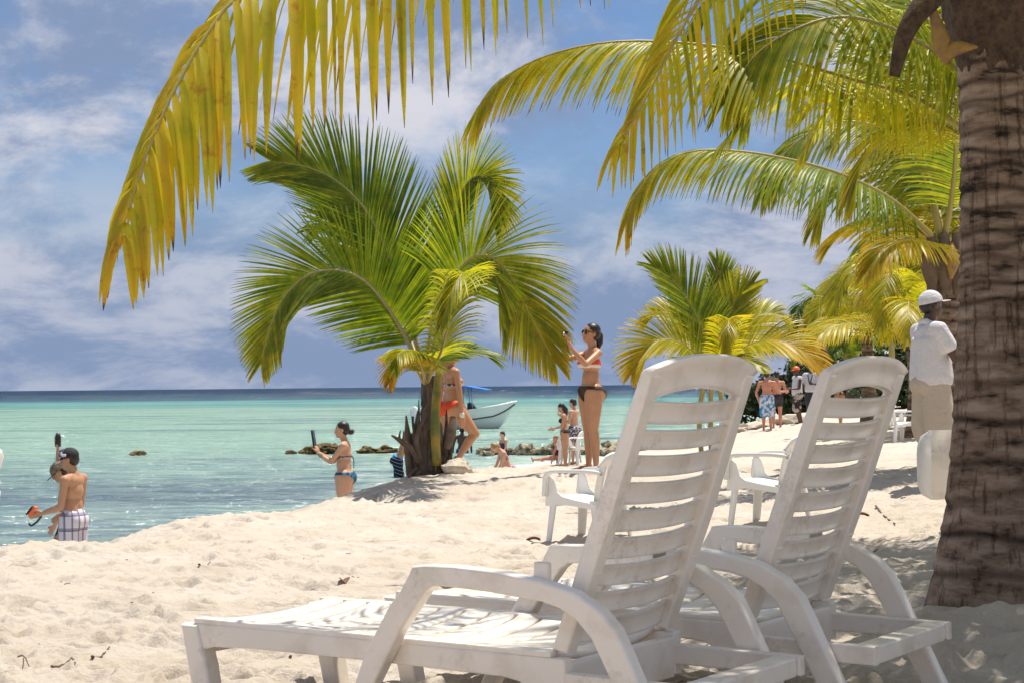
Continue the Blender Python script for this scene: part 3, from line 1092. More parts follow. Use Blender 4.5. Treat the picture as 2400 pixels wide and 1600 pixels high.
# the rest of the crown, mostly above the frame: it shades the loungers
for az, reach, rise, tipz, ag in ((-100, 3.3, 1.5, 0.7, 0.2), (-70, 3.5, 1.3, 0.3, 0.3), (-35, 3.2, 1.4, 0.2, 0.25), (0, 3.2, 1.3, -0.1, 0.3), (35, 3.3, 1.5, 0.3, 0.2),
                                  (68, 3.2, 1.6, 0.9, 0.2), (-115, 2.4, 2.2, 1.9, 0.1), (20, 2.3, 2.3, 2.0, 0.1), (120, 3.0, 1.9, 1.45, 0.2), (-55, 2.4, 1.9, 1.2, 0.2), (-20, 2.7, 1.0, 0.4, 0.3), (50, 2.5, 1.9, 1.5, 0.1)):
    a_ = R(az)
    dv = np.array([math.cos(a_), math.sin(a_), 0])
    frond(big, [cr + (0, 0, 0.3), cr + dv * reach * 0.25 + (0, 0, 0.3 + rise * 0.62), cr + dv * reach * 0.6 + (0, 0, 0.3 + rise), cr + dv * reach * 0.88 + (0, 0, 0.3 + (rise + tipz) * 0.55), cr + dv * reach + (0, 0, tipz)],
          n=78, length=0.85, width=0.048, droop=1.0, age=ag, store=st1, K=5, vee=False)
leaf_mass(big, st1)

# ---- the palm just behind the big trunk: its long leaves cross the right half of the sky
D3 = 11.0
b3 = at(2352, 900, D3)
b3[2] = gz(b3[0], b3[1])
p3 = empty('palm_tree', b3, label='palm hidden behind the big trunk, long arching leaves across the upper right sky', cat='palm tree')
c3 = loc(at(2345, 340, D3), p3)
link_mesh('trunk', trunk_mesh('trunk', [(0, 0, -0.1), c3 * 0.5, c3], lambda q: float(np.interp(q, [0, 0.15, 1], [0.2, 0.15, 0.12])), [(q, 0.03, 0, q * 9) for q in np.arange(0.1, 1, 0.07)], 32, 80, seed=4), M['bark'], p3)
st3 = []
frond(p3, [c3] + pxs(p3, [(2265, 305, 10.9), (2140, 228, 10.7), (1990, 185, 10.5), (1820, 135, 10.3), (1640, 105, 10.2), (1450, 98, 10.1), (1290, 128, 10.1), (1180, 185, 10.1), (1122, 258, 10.1)]),
      n=130, length=0.74, width=0.024, up=(0, -0.55, 1), droop=1.2, own=96, store=st3, age=([0, 0.5, 1], [0.42, 0.33, 0.50]), t0=0.14, a0=68, a1=14, lift=-4, single=True, K=6, r0=0.024,
      prof=([0, 0.15, 0.5, 0.8, 1], [0.6, 0.95, 1.0, 0.72, 0.4]))
frond(p3, [c3 + (0, 0, .1)] + pxs(p3, [(2250, 170, 10.7), (2120, 80, 10.4), (1990, 40, 10.2), (1880, 62, 10.1), (1770, 130, 10.1), (1700, 240, 10.1)]),
      n=96, length=0.72, width=0.028, up=(-0.2, -0.9, 0.6), droop=0.7, age=0.30, single=True, own=50, store=st3, K=6, lift=0, r0=0.022, stem='rachis_pale')
for pts, ln, ag, up, dr in (([(2240, 60, 11.4), (2080, -90, 11.6), (1880, -120, 11.8), (1700, -40, 12.0), (1620, 90, 12.1)], 0.75, 0.15, (0, -0.6, 1), 1.0),
                            ([(2260, 260, 11.6), (2120, 180, 12.2), (1960, 170, 12.8), (1800, 230, 13.2), (1690, 340, 13.4)], 0.7, 0.22, (0, -0.5, 1), 1.3),
                            ([(2290, 100, 10.6), (2200, -150, 10.2), (2060, -260, 9.8), (1900, -200, 9.5)], 0.75, 0.2, (0, -0.5, 1), 0.9),
                            ([(2280, 300, 11.8), (2190, 210, 12.6), (2060, 190, 13.2), (1950, 250, 13.6), (1880, 360, 13.8)], 0.72, 0.30, (0, -0.5, 1), 1.5),
                            ([(2400, 200, 10.8), (2440, 40, 10.6), (2520, 20, 10.4), (2600, 140, 10.3)], 0.7, 0.2, (0, -0.3, 1), 1.0),
                            ([(2390, 330, 10.8), (2430, 260, 10.6), (2480, 300, 10.4), (2510, 420, 10.3)], 0.6, 0.3, (0, -0.3, 1), 1.2),
                            ([(2270, 280, 11.2), (2180, 140, 11.6), (2040, 60, 12.0), (1900, 80, 12.4), (1790, 180, 12.6), (1740, 290, 12.7)], 0.72, 0.2, (0, -0.6, 0.9), 0.9),
                            ([(2275, 330, 11.3), (2200, 290, 11.7), (2110, 300, 12.0), (2030, 370, 12.2), (1990, 460, 12.3)], 0.66, 0.32, (0, -0.5, 1), 1.2),
                            ([(2260, 180, 11.0), (2160, 30, 11.2), (2030, -60, 11.4), (1880, -60, 11.6), (1760, 20, 11.8), (1690, 140, 11.9)], 0.74, 0.16, (0, -0.5, 1), 0.9),
                            ([(2300, 60, 11.3), (2260, -120, 11.8), (2200, -200, 12.4), (2130, -160, 12.9), (2080, -20, 13.2)], 0.75, 0.25, (0, -0.4, 1), 1.1)):
    frond(p3, [c3 + (0, 0, .05)] + pxs(p3, pts), n=100, length=ln, width=0.024, up=up, droop=dr * 0.8, age=ag + 0.08, store=st3, K=5, vee=False)
leaf_mass(p3, st3)

# ---- the palm behind the man in the white cap
D2 = 17.6
b2 = at(2222, 900, D2)
b2[2] = gz(b2[0], b2[1])
p2 = empty('palm_tree', b2, label='coconut palm with shaggy brown leaf bases standing behind the man in the white cap', cat='palm tree')
c2 = loc(at(2205, 585, D2), p2)
link_mesh('trunk', trunk_mesh('trunk', [(0, 0, -0.1), c2 * 0.5 + (0.02, 0, 0), c2], lambda q: float(np.interp(q, [0, 0.15, 0.8, 1], [0.24, 0.19, 0.16, 0.18])), [(q, 0.03, 0, q * 9) for q in np.arange(0.1, 1, 0.06)], 36, 90, seed=6), M['bark'], p2)
for dx, w0 in ((-0.14, 0.11), (0.0, 0.12), (0.13, 0.11)):
    shard('leaf_base', [c2 + (dx * 0.9, -0.16, -0.48), c2 + (dx * 1.1, -0.19, -0.15), c2 + (dx * 0.9, -0.15, 0.16)], [0.03, w0, 0.035], M['dead'], p2, 0.5)
shard('coconut_husk', [c2 + (0.04, -0.24, -0.32), c2 + (0.05, -0.27, -0.17), c2 + (0.06, -0.2, 0.05)], [0.015, 0.085, 0.02], M['sheath'], p2, 0.9)
st2 = []
frond(p2, [c2] + pxs(p2, [(2170, 540, 17.4), (2080, 462, 17.1), (1960, 405, 16.8), (1820, 368, 16.6), (1700, 353, 16.5), (1610, 358, 16.5), (1540, 395, 16.5), (1492, 455, 16.5), (1468, 520, 16.5)]),
      n=124, length=0.88, width=0.030, up=(0, -0.5, 1), droop=1.35, own=92, store=st2, age=([0, 0.4, 0.8, 1], [0.12, 0.18, 0.42, 0.55]), t0=0.13, a0=66, a1=14, lift=0, single=True, K=6, r0=0.034,
      prof=([0, 0.15, 0.5, 0.8, 1], [0.7, 1.0, 0.95, 0.7, 0.42]))
frond(p2, [c2] + pxs(p2, [(2185, 480, 17.6), (2140, 380, 17.6), (2060, 300, 17.6), (1950, 290, 17.6), (1850, 350, 17.6), (1790, 450, 17.6)]),
      n=96, length=0.9, width=0.030, up=(0, -0.5, 1), droop=0.9, age=0.22, single=True, own=56, store=st2, K=6, lift=4, r0=0.034)
for pts, ln, ag, up, dr in (([(2228, 480, 17.4), (2240, 340, 17.2), (2230, 180, 17.0), (2170, 60, 16.8), (2080, 20, 16.7)], 0.95, 0.2, (0, -1, 0.4), 0.5),
                            ([(2200, 480, 18.0), (2180, 380, 18.6), (2120, 290, 19.0), (2030, 270, 19.3), (1960, 330, 19.5)], 0.9, 0.28, (0, -0.6, 0.8), 0.9),
                            ([(2180, 560, 18.0), (2110, 520, 18.4), (2020, 520, 18.8), (1940, 570, 19.0)], 0.85, 0.45, (0, -0.5, 1), 1.0),
                            ([(2170, 570, 17.0), (2120, 560, 16.6), (2070, 585, 16.3), (2030, 640, 16.2)], 0.62, 0.5, (0, -0.5, 1), 1.1),
                            ([(2190, 470, 18.2), (2160, 330, 19.0), (2100, 190, 19.6), (2000, 110, 20.0), (1900, 110, 20.3)], 0.95, 0.15, (0, -0.6, 0.8), 0.6),
                            ([(2190, 500, 17.9), (2130, 420, 18.1), (2040, 400, 18.3), (1960, 440, 18.5), (1910, 530, 18.6)], 0.86, 0.34, (0, -0.5, 1), 1.1),
                            ([(2195, 500, 17.5), (2150, 330, 17.8), (2070, 230, 18.1), (1970, 210, 18.3), (1880, 260, 18.5)], 0.92, 0.24, (0, -0.6, 0.8), 0.8),
                            ([(2240, 470, 18), (2290, 350, 18.2), (2370, 280, 18.4), (2470, 300, 18.6)], 0.9, 0.25, (0, -0.6, 0.8), 0.9),
                            ([(2240, 540, 18), (2310, 480, 18.2), (2400, 480, 18.4), (2470, 560, 18.6)], 0.85, 0.4, (0, -0.6, 0.8), 1.0)):
    frond(p2, [c2] + pxs(p2, pts), n=92, length=ln, width=0.030, up=up, droop=dr * 0.8, age=ag + 0.05, store=st2, K=5, vee=False, r0=0.034)
leaf_mass(p2, st2)

# ---- the young palm in the middle of the picture
D5 = 20.0
b5 = at(1010, 1112, D5)
mid = empty('palm_tree', b5, label='young coconut palm with woody stump on the sand mound in the middle', cat='palm tree')
px5 = lambda pts: pxs(mid, pts)
c5 = loc(at(998, 900, D5), mid)
link_mesh('trunk', trunk_mesh('trunk', [(0.0, 0, -0.15)] + px5([(1012, 1040, D5), (1008, 960, D5), (1004, 880, D5)]), lambda q: float(np.interp(q, [0, 0.12, 0.4, 0.6, 1], [0.23, 0.20, 0.165, 0.11, 0.075])), [(q, 0.05, 0.01, q * 9) for q in np.arange(0.1, 0.95, 0.11)], 36, 80, 0.03, seed=8), M['stump'], mid)
# dead leaf bases round the foot: torn, split and leaning every way
gs = np.random.default_rng(17)
for k_i in range(30):
    bx_ = gs.uniform(962, 1062)
    top = gs.uniform(935, 1085)
    lean = (bx_ - 1012) * gs.uniform(-0.5, 0.5) + gs.uniform(-8, 8)
    dd = D5 - 0.26 * math.sqrt(max(0.0, 1 - ((bx_ - 1012) / 62) ** 2)) - gs.uniform(0, 0.06)
    w_ = gs.uniform(0.025, 0.06)
    shard('dead_leaf_base', px5([(bx_, 1122 - abs(bx_ - 1012) * 0.1, dd), (bx_ + lean * 0.5, 1122 * 0.5 + top * 0.5, dd - 0.03), (bx_ + lean, top, dd + gs.uniform(-0.06, 0.05))]),
          [w_, w_ * gs.uniform(0.8, 1.2), w_ * 0.15], M[('stump', 'dead', 'stump', 'fibre')[k_i % 4]], mid, gs.uniform(0.2, 0.8), 0.014)
for pts, w in (([(985, 1085, 19.6), (965, 1052, 19.5), (942, 1034, 19.45), (918, 1019, 19.4)], [0.035, 0.034, 0.036, 0.008]),
               ([(955, 1058, 19.5), (947, 1035, 19.45), (946, 1010, 19.4)], [0.012, 0.022, 0.006]),
               ([(940, 1036, 19.5), (936, 1026, 19.45), (938, 1008, 19.4)], [0.010, 0.014, 0.004]),
               ([(978, 1096, 19.6), (962, 1110, 19.5), (950, 1130, 19.45)], [0.028, 0.018, 0.004]),
               ([(984, 1100, 19.6), (975, 1115, 19.5), (972, 1136, 19.45)], [0.024, 0.014, 0.004]),
               ([(985, 1075, 19.55), (976, 1035, 19.5), (984, 1000, 19.6), (1000, 970, 19.7)], [0.024, 0.028, 0.024, 0.012]),
               ([(1054, 1096, 19.7), (1062, 1080, 19.7), (1069, 1066, 19.7)], [0.03, 0.02, 0.004]),
               ([(1046, 1050, 19.65), (1058, 1010, 19.65), (1062, 975, 19.7)], [0.04, 0.06, 0.03]),
               ([(1000, 1010, 19.7), (1002, 970, 19.75), (1010, 935, 19.8), (1004, 900, 19.85)], [0.05, 0.06, 0.05, 0.03])):
    shard('dead_leaf_base', px5(pts), w, M['dead'], mid, 0.5, 0.014)
shard('green_leaf_stalk', px5([(1024, 1090, 19.62), (1020, 1020, 19.6), (1022, 940, 19.65), (1030, 850, 19.75)]), [0.05, 0.055, 0.05, 0.03], M['stalk'], mid, 0.7)
st5 = []
frond(mid, [c5] + px5([(975, 800, 20), (945, 690, 20), (905, 585, 20.0), (855, 490, 20), (790, 425, 20), (720, 392, 19.95), (635, 378, 19.9)]),
      n=150, length=1.15, width=0.031, jitter=0.3, up=(0.25, -1, 0.15), droop=0.07, age=([0, 0.6, 1], [0.10, 0.16, 0.26]), t0=0.20, a0=52, a1=26, lift=8, single=True, own=80, store=st5, K=6, r0=0.032, stem='rachis_pale',
      prof=([0, 0.15, 0.45, 0.75, 1], [0.75, 1.0, 1.0, 0.78, 0.34]))
frond(mid, [c5] + px5([(955, 800, 19.8), (905, 715, 19.6), (850, 655, 19.5), (785, 632, 19.4), (715, 648, 19.3), (660, 705, 19.3), (628, 785, 19.3), (612, 850, 19.3)]),
      n=150, length=0.95, width=0.028, jitter=0.3, up=(-0.1, -1, 0.35), droop=0.14, age=([0, 0.6, 1], [0.12, 0.22, 0.40]), t0=0.16, a0=66, a1=22, lift=6, single=True, own=70, store=st5, K=6, r0=0.030, stem='rachis_pale',
      prof=([0, 0.15, 0.45, 0.75, 1], [0.7, 0.95, 1.0, 0.72, 0.30]))
frond(mid, [c5] + px5([(1018, 800, 19.7), (1045, 690, 19.4), (1090, 618, 19.2), (1140, 598, 19.1), (1190, 640, 19.1), (1230, 715, 19.1), (1270, 790, 19.1), (1300, 848, 19.1)]),
      n=140, length=0.95, width=0.028, jitter=0.35, up=(0.1, -1, 0.4), droop=0.32, age=([0, 0.5, 1], [0.16, 0.30, 0.52]), t0=0.37, a0=64, a1=18, lift=6, store=st5, K=6, r0=0.028,
      prof=([0, 0.15, 0.45, 0.75, 1], [0.8, 1.0, 0.98, 0.66, 0.30]))
frond(mid, [c5] + px5([(1008, 790, 20.2), (1028, 660, 20.4), (1058, 530, 20.5), (1085, 445, 20.5), (1118, 412, 20.3), (1150, 428, 20.1), (1166, 475, 20.0), (1160, 530, 19.95)]),
      n=120, length=0.80, width=0.028, jitter=0.3, up=(-0.6, -0.8, 0.1), droop=0.15, age=([0, 1], [0.22, 0.36]), t0=0.42, a0=38, a1=24, lift=12, store=st5, K=6, r0=0.026,
      prof=([0, 0.2, 0.5, 0.8, 1], [0.6, 0.9, 1.0, 0.8, 0.4]))
for pts, ln, ag, up, dr, an in (([(960, 790, 20.6), (905, 660, 21.0), (850, 560, 21.2), (790, 520, 21.3), (735, 540, 21.3)], 0.8, 0.10, (0, -1, 0.3), 0.35, (62, 22)),
                                ([(965, 850, 19.3), (945, 835, 18.9), (930, 850, 18.8), (915, 890, 18.8)], 0.50, 0.55, (0, -0.6, 1), 0.8, (60, 18)),
                                ([(985, 850, 19.2), (960, 822, 18.7), (935, 828, 18.4), (925, 860, 18.3)], 0.5, 0.25, (0, -0.6, 1), 0.9, (60, 18)),
                                ([(1020, 850, 20.2), (1060, 825, 20.4), (1110, 820, 20.6), (1150, 838, 20.7)], 0.6, 0.02, (0, -0.4, 1), 0.5, (62, 20)),
                                ([(1035, 820, 19.2), (1060, 720, 18.9), (1075, 660, 18.7), (1085, 640, 18.4), (1060, 680, 18.2), (1035, 760, 18.1)], 0.62, 0.24, (0, -0.2, 1), 0.8, (50, 16)),
                                ):
    frond(mid, [c5] + px5(pts), n=66, length=ln, width=0.030, up=up, droop=dr * 0.8, age=ag + 0.1, store=st5, K=5, a0=an[0], a1=an[1], r0=0.024, t0=0.25)
leaf_mass(mid, st5)

# ---- the young palm behind the loungers
D6 = 30.0
b6 = at(1668, 980, D6)
b6[2] = gz(b6[0], b6[1])
y6 = empty('palm_tree', b6, label='young bright green palm with no trunk showing above the nearest lounger back', cat='palm tree')
px6 = lambda pts: pxs(y6, pts)
c6 = loc(at(1668, 880, D6), y6)
for q, dx in enumerate((-0.22, -0.02, 0.2)):
    link_mesh('leaf_stalk', tube_mesh('leaf_stalk', spline([(dx * 0.8, 0, -0.1), (dx, 0, c6[2] * 0.5), c6 + (dx * 0.5, 0, 0)], 8), 0.045, 7), M['rachis'], y6)
st6 = []
for pts, ln, ag, up, dr, an in (([(1655, 800, 30), (1632, 740, 30), (1600, 685, 30), (1565, 645, 30), (1528, 622, 30)], 0.95, ([0, 1], [0.0, 0.15]), (0.3, -1, 0.1), 0.12, (54, 20)),
                                ([(1690, 800, 30.4), (1712, 730, 30.6), (1735, 690, 30.6), (1765, 665, 30.6)], 0.85, 0.22, (-0.3, -1, 0.1), 0.15, (52, 20)),
                                ([(1625, 825, 29.7), (1580, 798, 29.5), (1535, 800, 29.4), (1500, 835, 29.4), (1482, 872, 29.4)], 0.85, ([0, 1], [0.15, 0.5]), (0, -1, 0.4), 0.3, (66, 18)),
                                ([(1720, 830, 29.6), (1780, 800, 29.3), (1840, 802, 29.2), (1890, 828, 29.1), (1925, 858, 29.0)], 0.85, ([0, 1], [0.2, 0.6]), (0, -0.9, 0.6), 0.6, (66, 18)),
                                ([(1690, 830, 29.2), (1703, 770, 28.8), (1708, 748, 28.4), (1705, 775, 28.1), (1700, 830, 28.0)], 0.6, 0.3, (0, -0.4, 1), 0.7, (50, 16)),
                                ([(1640, 850, 29.0), (1600, 850, 28.7), (1565, 880, 28.5)], 0.6, 0.3, (0, -0.6, 1), 0.6, (60, 20)),
                                ([(1690, 850, 29.0), (1740, 840, 28.7), (1790, 860, 28.5)], 0.6, 0.25, (0, -0.6, 1), 0.6, (60, 20)),
                                ([(1720, 800, 31), (1770, 745, 31.4), (1815, 735, 31.6), (1850, 760, 31.8)], 0.7, 0.25, (0, -1, 0.4), 0.4, (60, 20)),
                                ([(1640, 810, 30.8), (1600, 750, 31.2), (1550, 730, 31.4), (1510, 755, 31.5)], 0.7, 0.3, (0, -1, 0.4), 0.4, (60, 20)),
                                ([(1680, 790, 30.6), (1690, 700, 30.9), (1688, 640, 31), (1680, 612, 31)], 0.8, 0.08, (0.2, -1, 0.1), 0.12, (48, 18))):
    frond(y6, [c6] + px6(pts), n=78, length=ln, width=0.040, up=(up[0], up[1], up[2] + 0.45), droop=dr * 0.7, age=(ag + 0.14 if np.isscalar(ag) else (ag[0], [q_ + 0.14 for q_ in ag[1]])), store=st6, K=5, vee=False, a0=an[0], a1=an[1], r0=0.026, t0=0.18)
leaf_mass(y6, st6)

# ---- palms further along the beach
def far_palm(px, py_crown, Y, spread, label, ages, seed, rise=0.9, nf=13, ground_py=None):
    g = np.random.default_rng(seed)
    c = at(px, py_crown, Y)
    base = np.array([c[0], c[1], gz(c[0], c[1])])
    o = empty('palm_tree', base, label=label, cat='palm tree', group=None)
    cc = loc(c, o)
    link_mesh('trunk', trunk_mesh('trunk', [(0, 0, -0.2), cc * 0.5 + (0.05, 0, 0), cc], lambda q: float(np.interp(q, [0, 0.2, 1], [0.28, 0.2, 0.13])), [(q, 0.04, 0, q * 7) for q in np.arange(0.1, 1, 0.08)], 20, 50, 0.02, seed=seed), M['bark'], o)
    st = []
    for k in range(nf):
        a_ = 2 * math.pi * (k + g.uniform(-0.3, 0.3)) / nf
        up_ = g.uniform(0.15, 1.0)
        dv = np.array([math.cos(a_), math.sin(a_), 0])
        re = spread * g.uniform(0.8, 1.1) * (1.15 - 0.45 * up_)
        hz = spread * rise * up_
        frond(o, [cc, cc + dv * re * 0.3 + (0, 0, hz * 0.7 + 0.1), cc + dv * re * 0.65 + (0, 0, hz), cc + dv * re * 0.9 + (0, 0, hz * 0.75 - 0.1), cc + dv * re + (0, 0, hz * 0.5 - 0.35)],
              n=60, length=0.38 * spread, width=0.045, up=(0.2 * dv[0], -0.5, 0.9), droop=g.uniform(0.4, 1.1), age=g.uniform(*ages), store=st, K=4, vee=False, r0=0.03)
    leaf_mass(o, st)
    return o


far_palm(1930, 812, 60, 2.1, 'dark green palm standing far off above the person in the white shirt', (-0.05, 0.2), 21, 0.9, 15)
far_palm(2030, 775, 44, 2.0, 'yellowing palm beside the far bushes, above the second lounger back', (0.25, 0.5), 22, 0.8, 13)
far_palm(2140, 815, 36, 2.4, 'golden yellow palm just left of the man in the white cap', (0.3, 0.55), 23, 0.8, 14)
far_palm(2168, 690, 40, 2.6, 'taller palm with grey-green and yellow leaves above the white cap', (0.1, 0.45), 24, 0.7, 15)
far_palm(1990, 850, 66, 2.2, 'low dark palm in front of the far bushes', (0.0, 0.3), 25, 0.8, 14)
far_palm(2235, 760, 50, 2.6, 'yellow-green palm half hidden behind the big trunk', (0.2, 0.45), 26, 0.8, 14)

# ------------------------------------------------------------------ bushes and low trees along the back of the beach
def leaf_cloud(g, cen, rad, n, size):
    d = g.normal(size=(n, 3))
    d /= np.linalg.norm(d, axis=1)[:, None]
    rr = g.random(n) ** 0.45
    lump = 1 + 0.35 * np.sin(d[:, 0] * 5 + cen[0]) * np.cos(d[:, 2] * 6 + cen[1])
    p = cen + d * np.asarray(rad) * (rr * lump)[:, None]
    a = unit(g.normal(size=(n, 3)) + d * 0.6)
    b = unit(np.cross(a, g.normal(size=(n, 3))))
    s = size * g.uniform(0.6, 1.4, n)[:, None]
    return np.stack([p - a * s, p + b * s * 0.45, p + a * s, p - b * s * 0.45], 1)


def bush(px, py_top, Y, w, label, seed, name='bush', age=(-0.1, 0.25), n=5200):
    g = np.random.default_rng(seed)
    c = at(px, py_top, Y)
    base = np.array([c[0], c[1], gz(c[0], c[1])])
    h = max(0.8, c[2] - base[2])
    o = empty(name, base, label=label, cat='tree' if name.endswith('tree') else 'bush')
    link_mesh('trunk', tube_mesh('trunk', spline([(0, 0, -0.2), (0.1, 0, h * 0.3), (-0.05, 0.1, h * 0.75)], 8), [0.12] * 4 + [0.06] * 4, 8), M['wood'], o)
    V = []
    for k in range(9):
        off = np.array([g.uniform(-w, w) * 0.62, g.uniform(-0.5, 0.5) * w, g.uniform(0.28, 0.8) * h])
        V.append(leaf_cloud(g, off, (w * 0.42, w * 0.4, h * 0.27), n // 9, 0.14))
    V = np.concatenate(V)
    m = len(V)
    fq = np.arange(m * 4).reshape(m, 4)
    ag = np.repeat(g.uniform(*age, m), 4)
    me = np_mesh('crown', V.reshape(-1, 3), fq, {'u': np.tile([0, .3, .6, .3], m), 'r': np.repeat(g.random(m), 4), 'age': ag})
    tag(link_mesh('crown', me, M['bush'], o), kind='stuff')
    return o


bush(1830, 868, 72, 2.6, 'dark bush behind the person in the white tank top', 41, age=(-0.4, -0.1))
bush(1975, 800, 78, 3.0, 'dark green low tree behind the head with the hair bun', 42, 'low_tree', (-0.4, 0.0))
bush(2060, 790, 70, 3.0, 'dense dark low tree behind the yellow palms', 43, 'low_tree', (-0.4, 0.0))
bush(2100, 690, 84, 2.6, 'tall dark tree top against the sky beside the golden palm', 44, 'tall_tree', (-0.4, -0.1))
bush(2160, 800, 62, 2.6, 'dark low tree behind the back of the man in the white cap', 45, 'low_tree', (-0.4, 0.0))
bush(2115, 905, 54, 1.7, 'low green shrub on the sand bank beside the second lounger', 46, age=(-0.1, 0.15), n=3600)
bush(2260, 780, 70, 3.2, 'dark tree behind the big trunk', 47, 'low_tree', (-0.4, 0.0))
bush(2400, 760, 66, 3.4, 'dark tree at the right behind the big trunk', 48, 'low_tree', (-0.4, 0.0))
st_ = at(2085, 735, 60)
sb = empty('bare_palm_stem', (st_[0], st_[1], gz(st_[0], st_[1])), label='thin bare palm stem standing up above the golden palms', cat='palm stem')
hh = float(at(2083, 668, 60)[2]) - sb.location.z
link_mesh('stem', tube_mesh('stem', spline([(0.1, 0, -0.2), (0.05, 0, hh * 0.5), (0, 0, hh)], 10), np.linspace(0.13, 0.09, 10), 9), M['rachis'], sb)

# ------------------------------------------------------------------ loungers
KL = 0.9027
YAW_L = R(55.5)                              # long axis, foot to head, swung from +Y... x axis = (sin, -cos)
RZ_L = math.atan2(-math.cos(YAW_L), math.sin(YAW_L))


def capped(name, V, fq, m, n):
    bm = bmesh.new()
    vv = [bm.verts.new(v) for v in V]
    for f in fq:
        bm.faces.new([vv[i] for i in f])
    bm.faces.new([vv[i] for i in range(m)])
    bm.faces.new([vv[(n - 1) * m + i] for i in range(m)])
    return bm_mesh(name, bm)


def lounger_parts(root):
    mat = M['plastic']
    k = KL
    W0, W1 = -0.032, 0.700                   # outer faces of the two arms
    at_ = 0.050
    arm = [(1.010, .588), (1.06, .594), (1.165, .596), (1.32, .589), (1.475, .570), (1.585, .546), (1.675, .499), (1.727, .448), (1.762, .384), (1.80, .307), (1.90, .108), (1.985, -0.06),
           (1.90, -0.06), (1.825, .085), (1.712, .298), (1.645, .417), (1.595, .466), (1.54, .494), (1.475, .510), (1.285, .526), (1.12, .533), (1.085, .530), (1.058, .512), (0.957, .386), (0.858, .222),
           (0.765, .07), (0.70, -0.06), (0.625, -0.06), (0.70, .06), (0.78, .214), (0.826, .317), (0.92, .463), (0.967, .516), (1.0, .568)]
    arm = [(x * k, z * k) for x, z in arm]
    for y0 in (W0, W1 - at_):
        link_mesh('arm', bm_mesh('arm', bm_prism(arm, y0, y0 + at_, 0.009, 3)), mat, root, smooth=False)
        # raised bosses where the backrest rests
        s_ = 1 if y0 < 0.3 else -1
        yi = y0 + at_ if y0 < 0.3 else y0
        bmx = bm_box(1.425 * k, 1.475 * k, min(yi - 0.012, yi + 0.012 * s_), max(yi - 0.012, yi + 0.012 * s_), .535 * k, .618 * k, 0.006)
        link_mesh('arm_catch', bm_mesh('arm_catch', bmx), mat, root, smooth=False)
    ra, rb = 0.020, 0.648                     # outer faces of the seat rails
    rt = 0.042
    rail = [(0.0, .330), (0.03, .341), (0.3, .344), (0.8, .343), (1.3, .342), (1.515, .340), (1.522, .333), (1.522, .205), (1.46, .205), (1.40, .238), (1.36, .262), (1.30, .271), (0.8, .276), (0.3, .274), (0.12, .266), (0.06, .250), (0.0, .255)]
    for y0 in (ra, rb - rt):
        link_mesh('seat_rail', bm_mesh('seat_rail', bm_prism([(x * k, z * k) for x, z in rail], y0, y0 + rt, 0.006, 2)), mat, root, smooth=False)
        low = [(1.50, .300), (1.955, .296), (1.955, .236), (1.50, .236)]
        link_mesh('rear_rail', bm_mesh('rear_rail', bm_prism([(x * k, z * k) for x, z in low], y0 + 0.003, y0 + rt - 0.003, 0.005, 2)), mat, root, smooth=False)
        # foot leg, splayed
        leg = [(-0.022, .336), (0.052, .336), (0.098, .20), (0.150, -0.06), (0.075, -0.06), (0.020, .16)]
        yl = y0 - 0.010
        link_mesh('leg', bm_mesh('leg', bm_prism([(x * k, z * k) for x, z in leg], yl, yl + 0.062, 0.010, 3)), mat, root, smooth=False)
    # cross members
    for (x0, x1, z0, z1, nm) in ((1.865, 1.945, .232, .292, 'rear_crossbar'), (1.485, 1.520, .195, .325, 'seat_crossbar'), (0.015, 0.055, .235, .318, 'foot_crossbar')):
        link_mesh(nm, bm_mesh(nm, bm_box(x0 * k, x1 * k, ra + rt - 0.004, rb - rt + 0.004, z0 * k, z1 * k, 0.006)), mat, root, smooth=False)
    # seat: cross slats, dished in the middle
    nsl = 13
    ys = np.linspace(ra + 0.040, rb - 0.040, 15)
    for y0 in (ra + 0.002, rb - 0.046):
        link_mesh('seat_border', bm_mesh('seat_border', bm_box(0.03 * k, 1.470 * k, y0, y0 + 0.044, .340 * k, .350 * k + 0.007, 0.004)), mat, root, smooth=False)
    xs0 = np.linspace(0.045, 1.455, nsl + 1)
    for i in range(nsl):
        x0, x1 = xs0[i] * k + 0.004, xs0[i + 1] * k - 0.005
        dish = 0.030 * np.interp((x0 + x1) / 2, [0, 0.3, 1.0, 1.3], [0.5, 0.9, 1.15, 1.0])
        V, fq = [], []
        for y in ys:
            q = (y - ys[0]) / (ys[-1] - ys[0]) * 2 - 1
            z = .350 * k + 0.004 - dish * (1 - q * q) ** 0.8
            for (x, dz) in ((x0, -0.004), (x0 + 0.006, 0.002), (x1 - 0.006, 0.002), (x1, -0.004), (x1 - 0.003, -0.016), (x0 + 0.003, -0.016)):
                V.append((x, y, z + dz))
        n6 = len(ys)
        for a in range(n6 - 1):
            for b in range(6):
                c = (b + 1) % 6
                fq.append((a * 6 + b, a * 6 + c, (a + 1) * 6 + c, (a + 1) * 6 + b))
        link_mesh('seat_slat', np_mesh('seat_slat', V, fq), mat, root)
    # backrest, leaning back
    ya, yb = 0.040, 0.628
    wpost = 0.058
    front = [(1.462, .362), (1.592, .716), (1.772, 1.165)]
    rear = [(1.512, .352), (1.655, .719), (1.806, 1.150)]
    post = [front[0], front[1], front[2], (1.792, 1.178), (1.806, 1.168), rear[2], rear[1], rear[0]]
    for y0 in (ya, yb - wpost):
        link_mesh('backrest_post', bm_mesh('backrest_post', bm_prism([(x * k, z * k) for x, z in post], y0, y0 + wpost, 0.008, 3)), mat, root, smooth=False)
        # web across the hollow of the post
        wq = bm_box(1.575 * k, 1.605 * k, y0 + 0.006, y0 + wpost - 0.006, .585 * k, .592 * k, 0.0)
        link_mesh('post_web', bm_mesh('post_web', wq), mat, root, smooth=False)
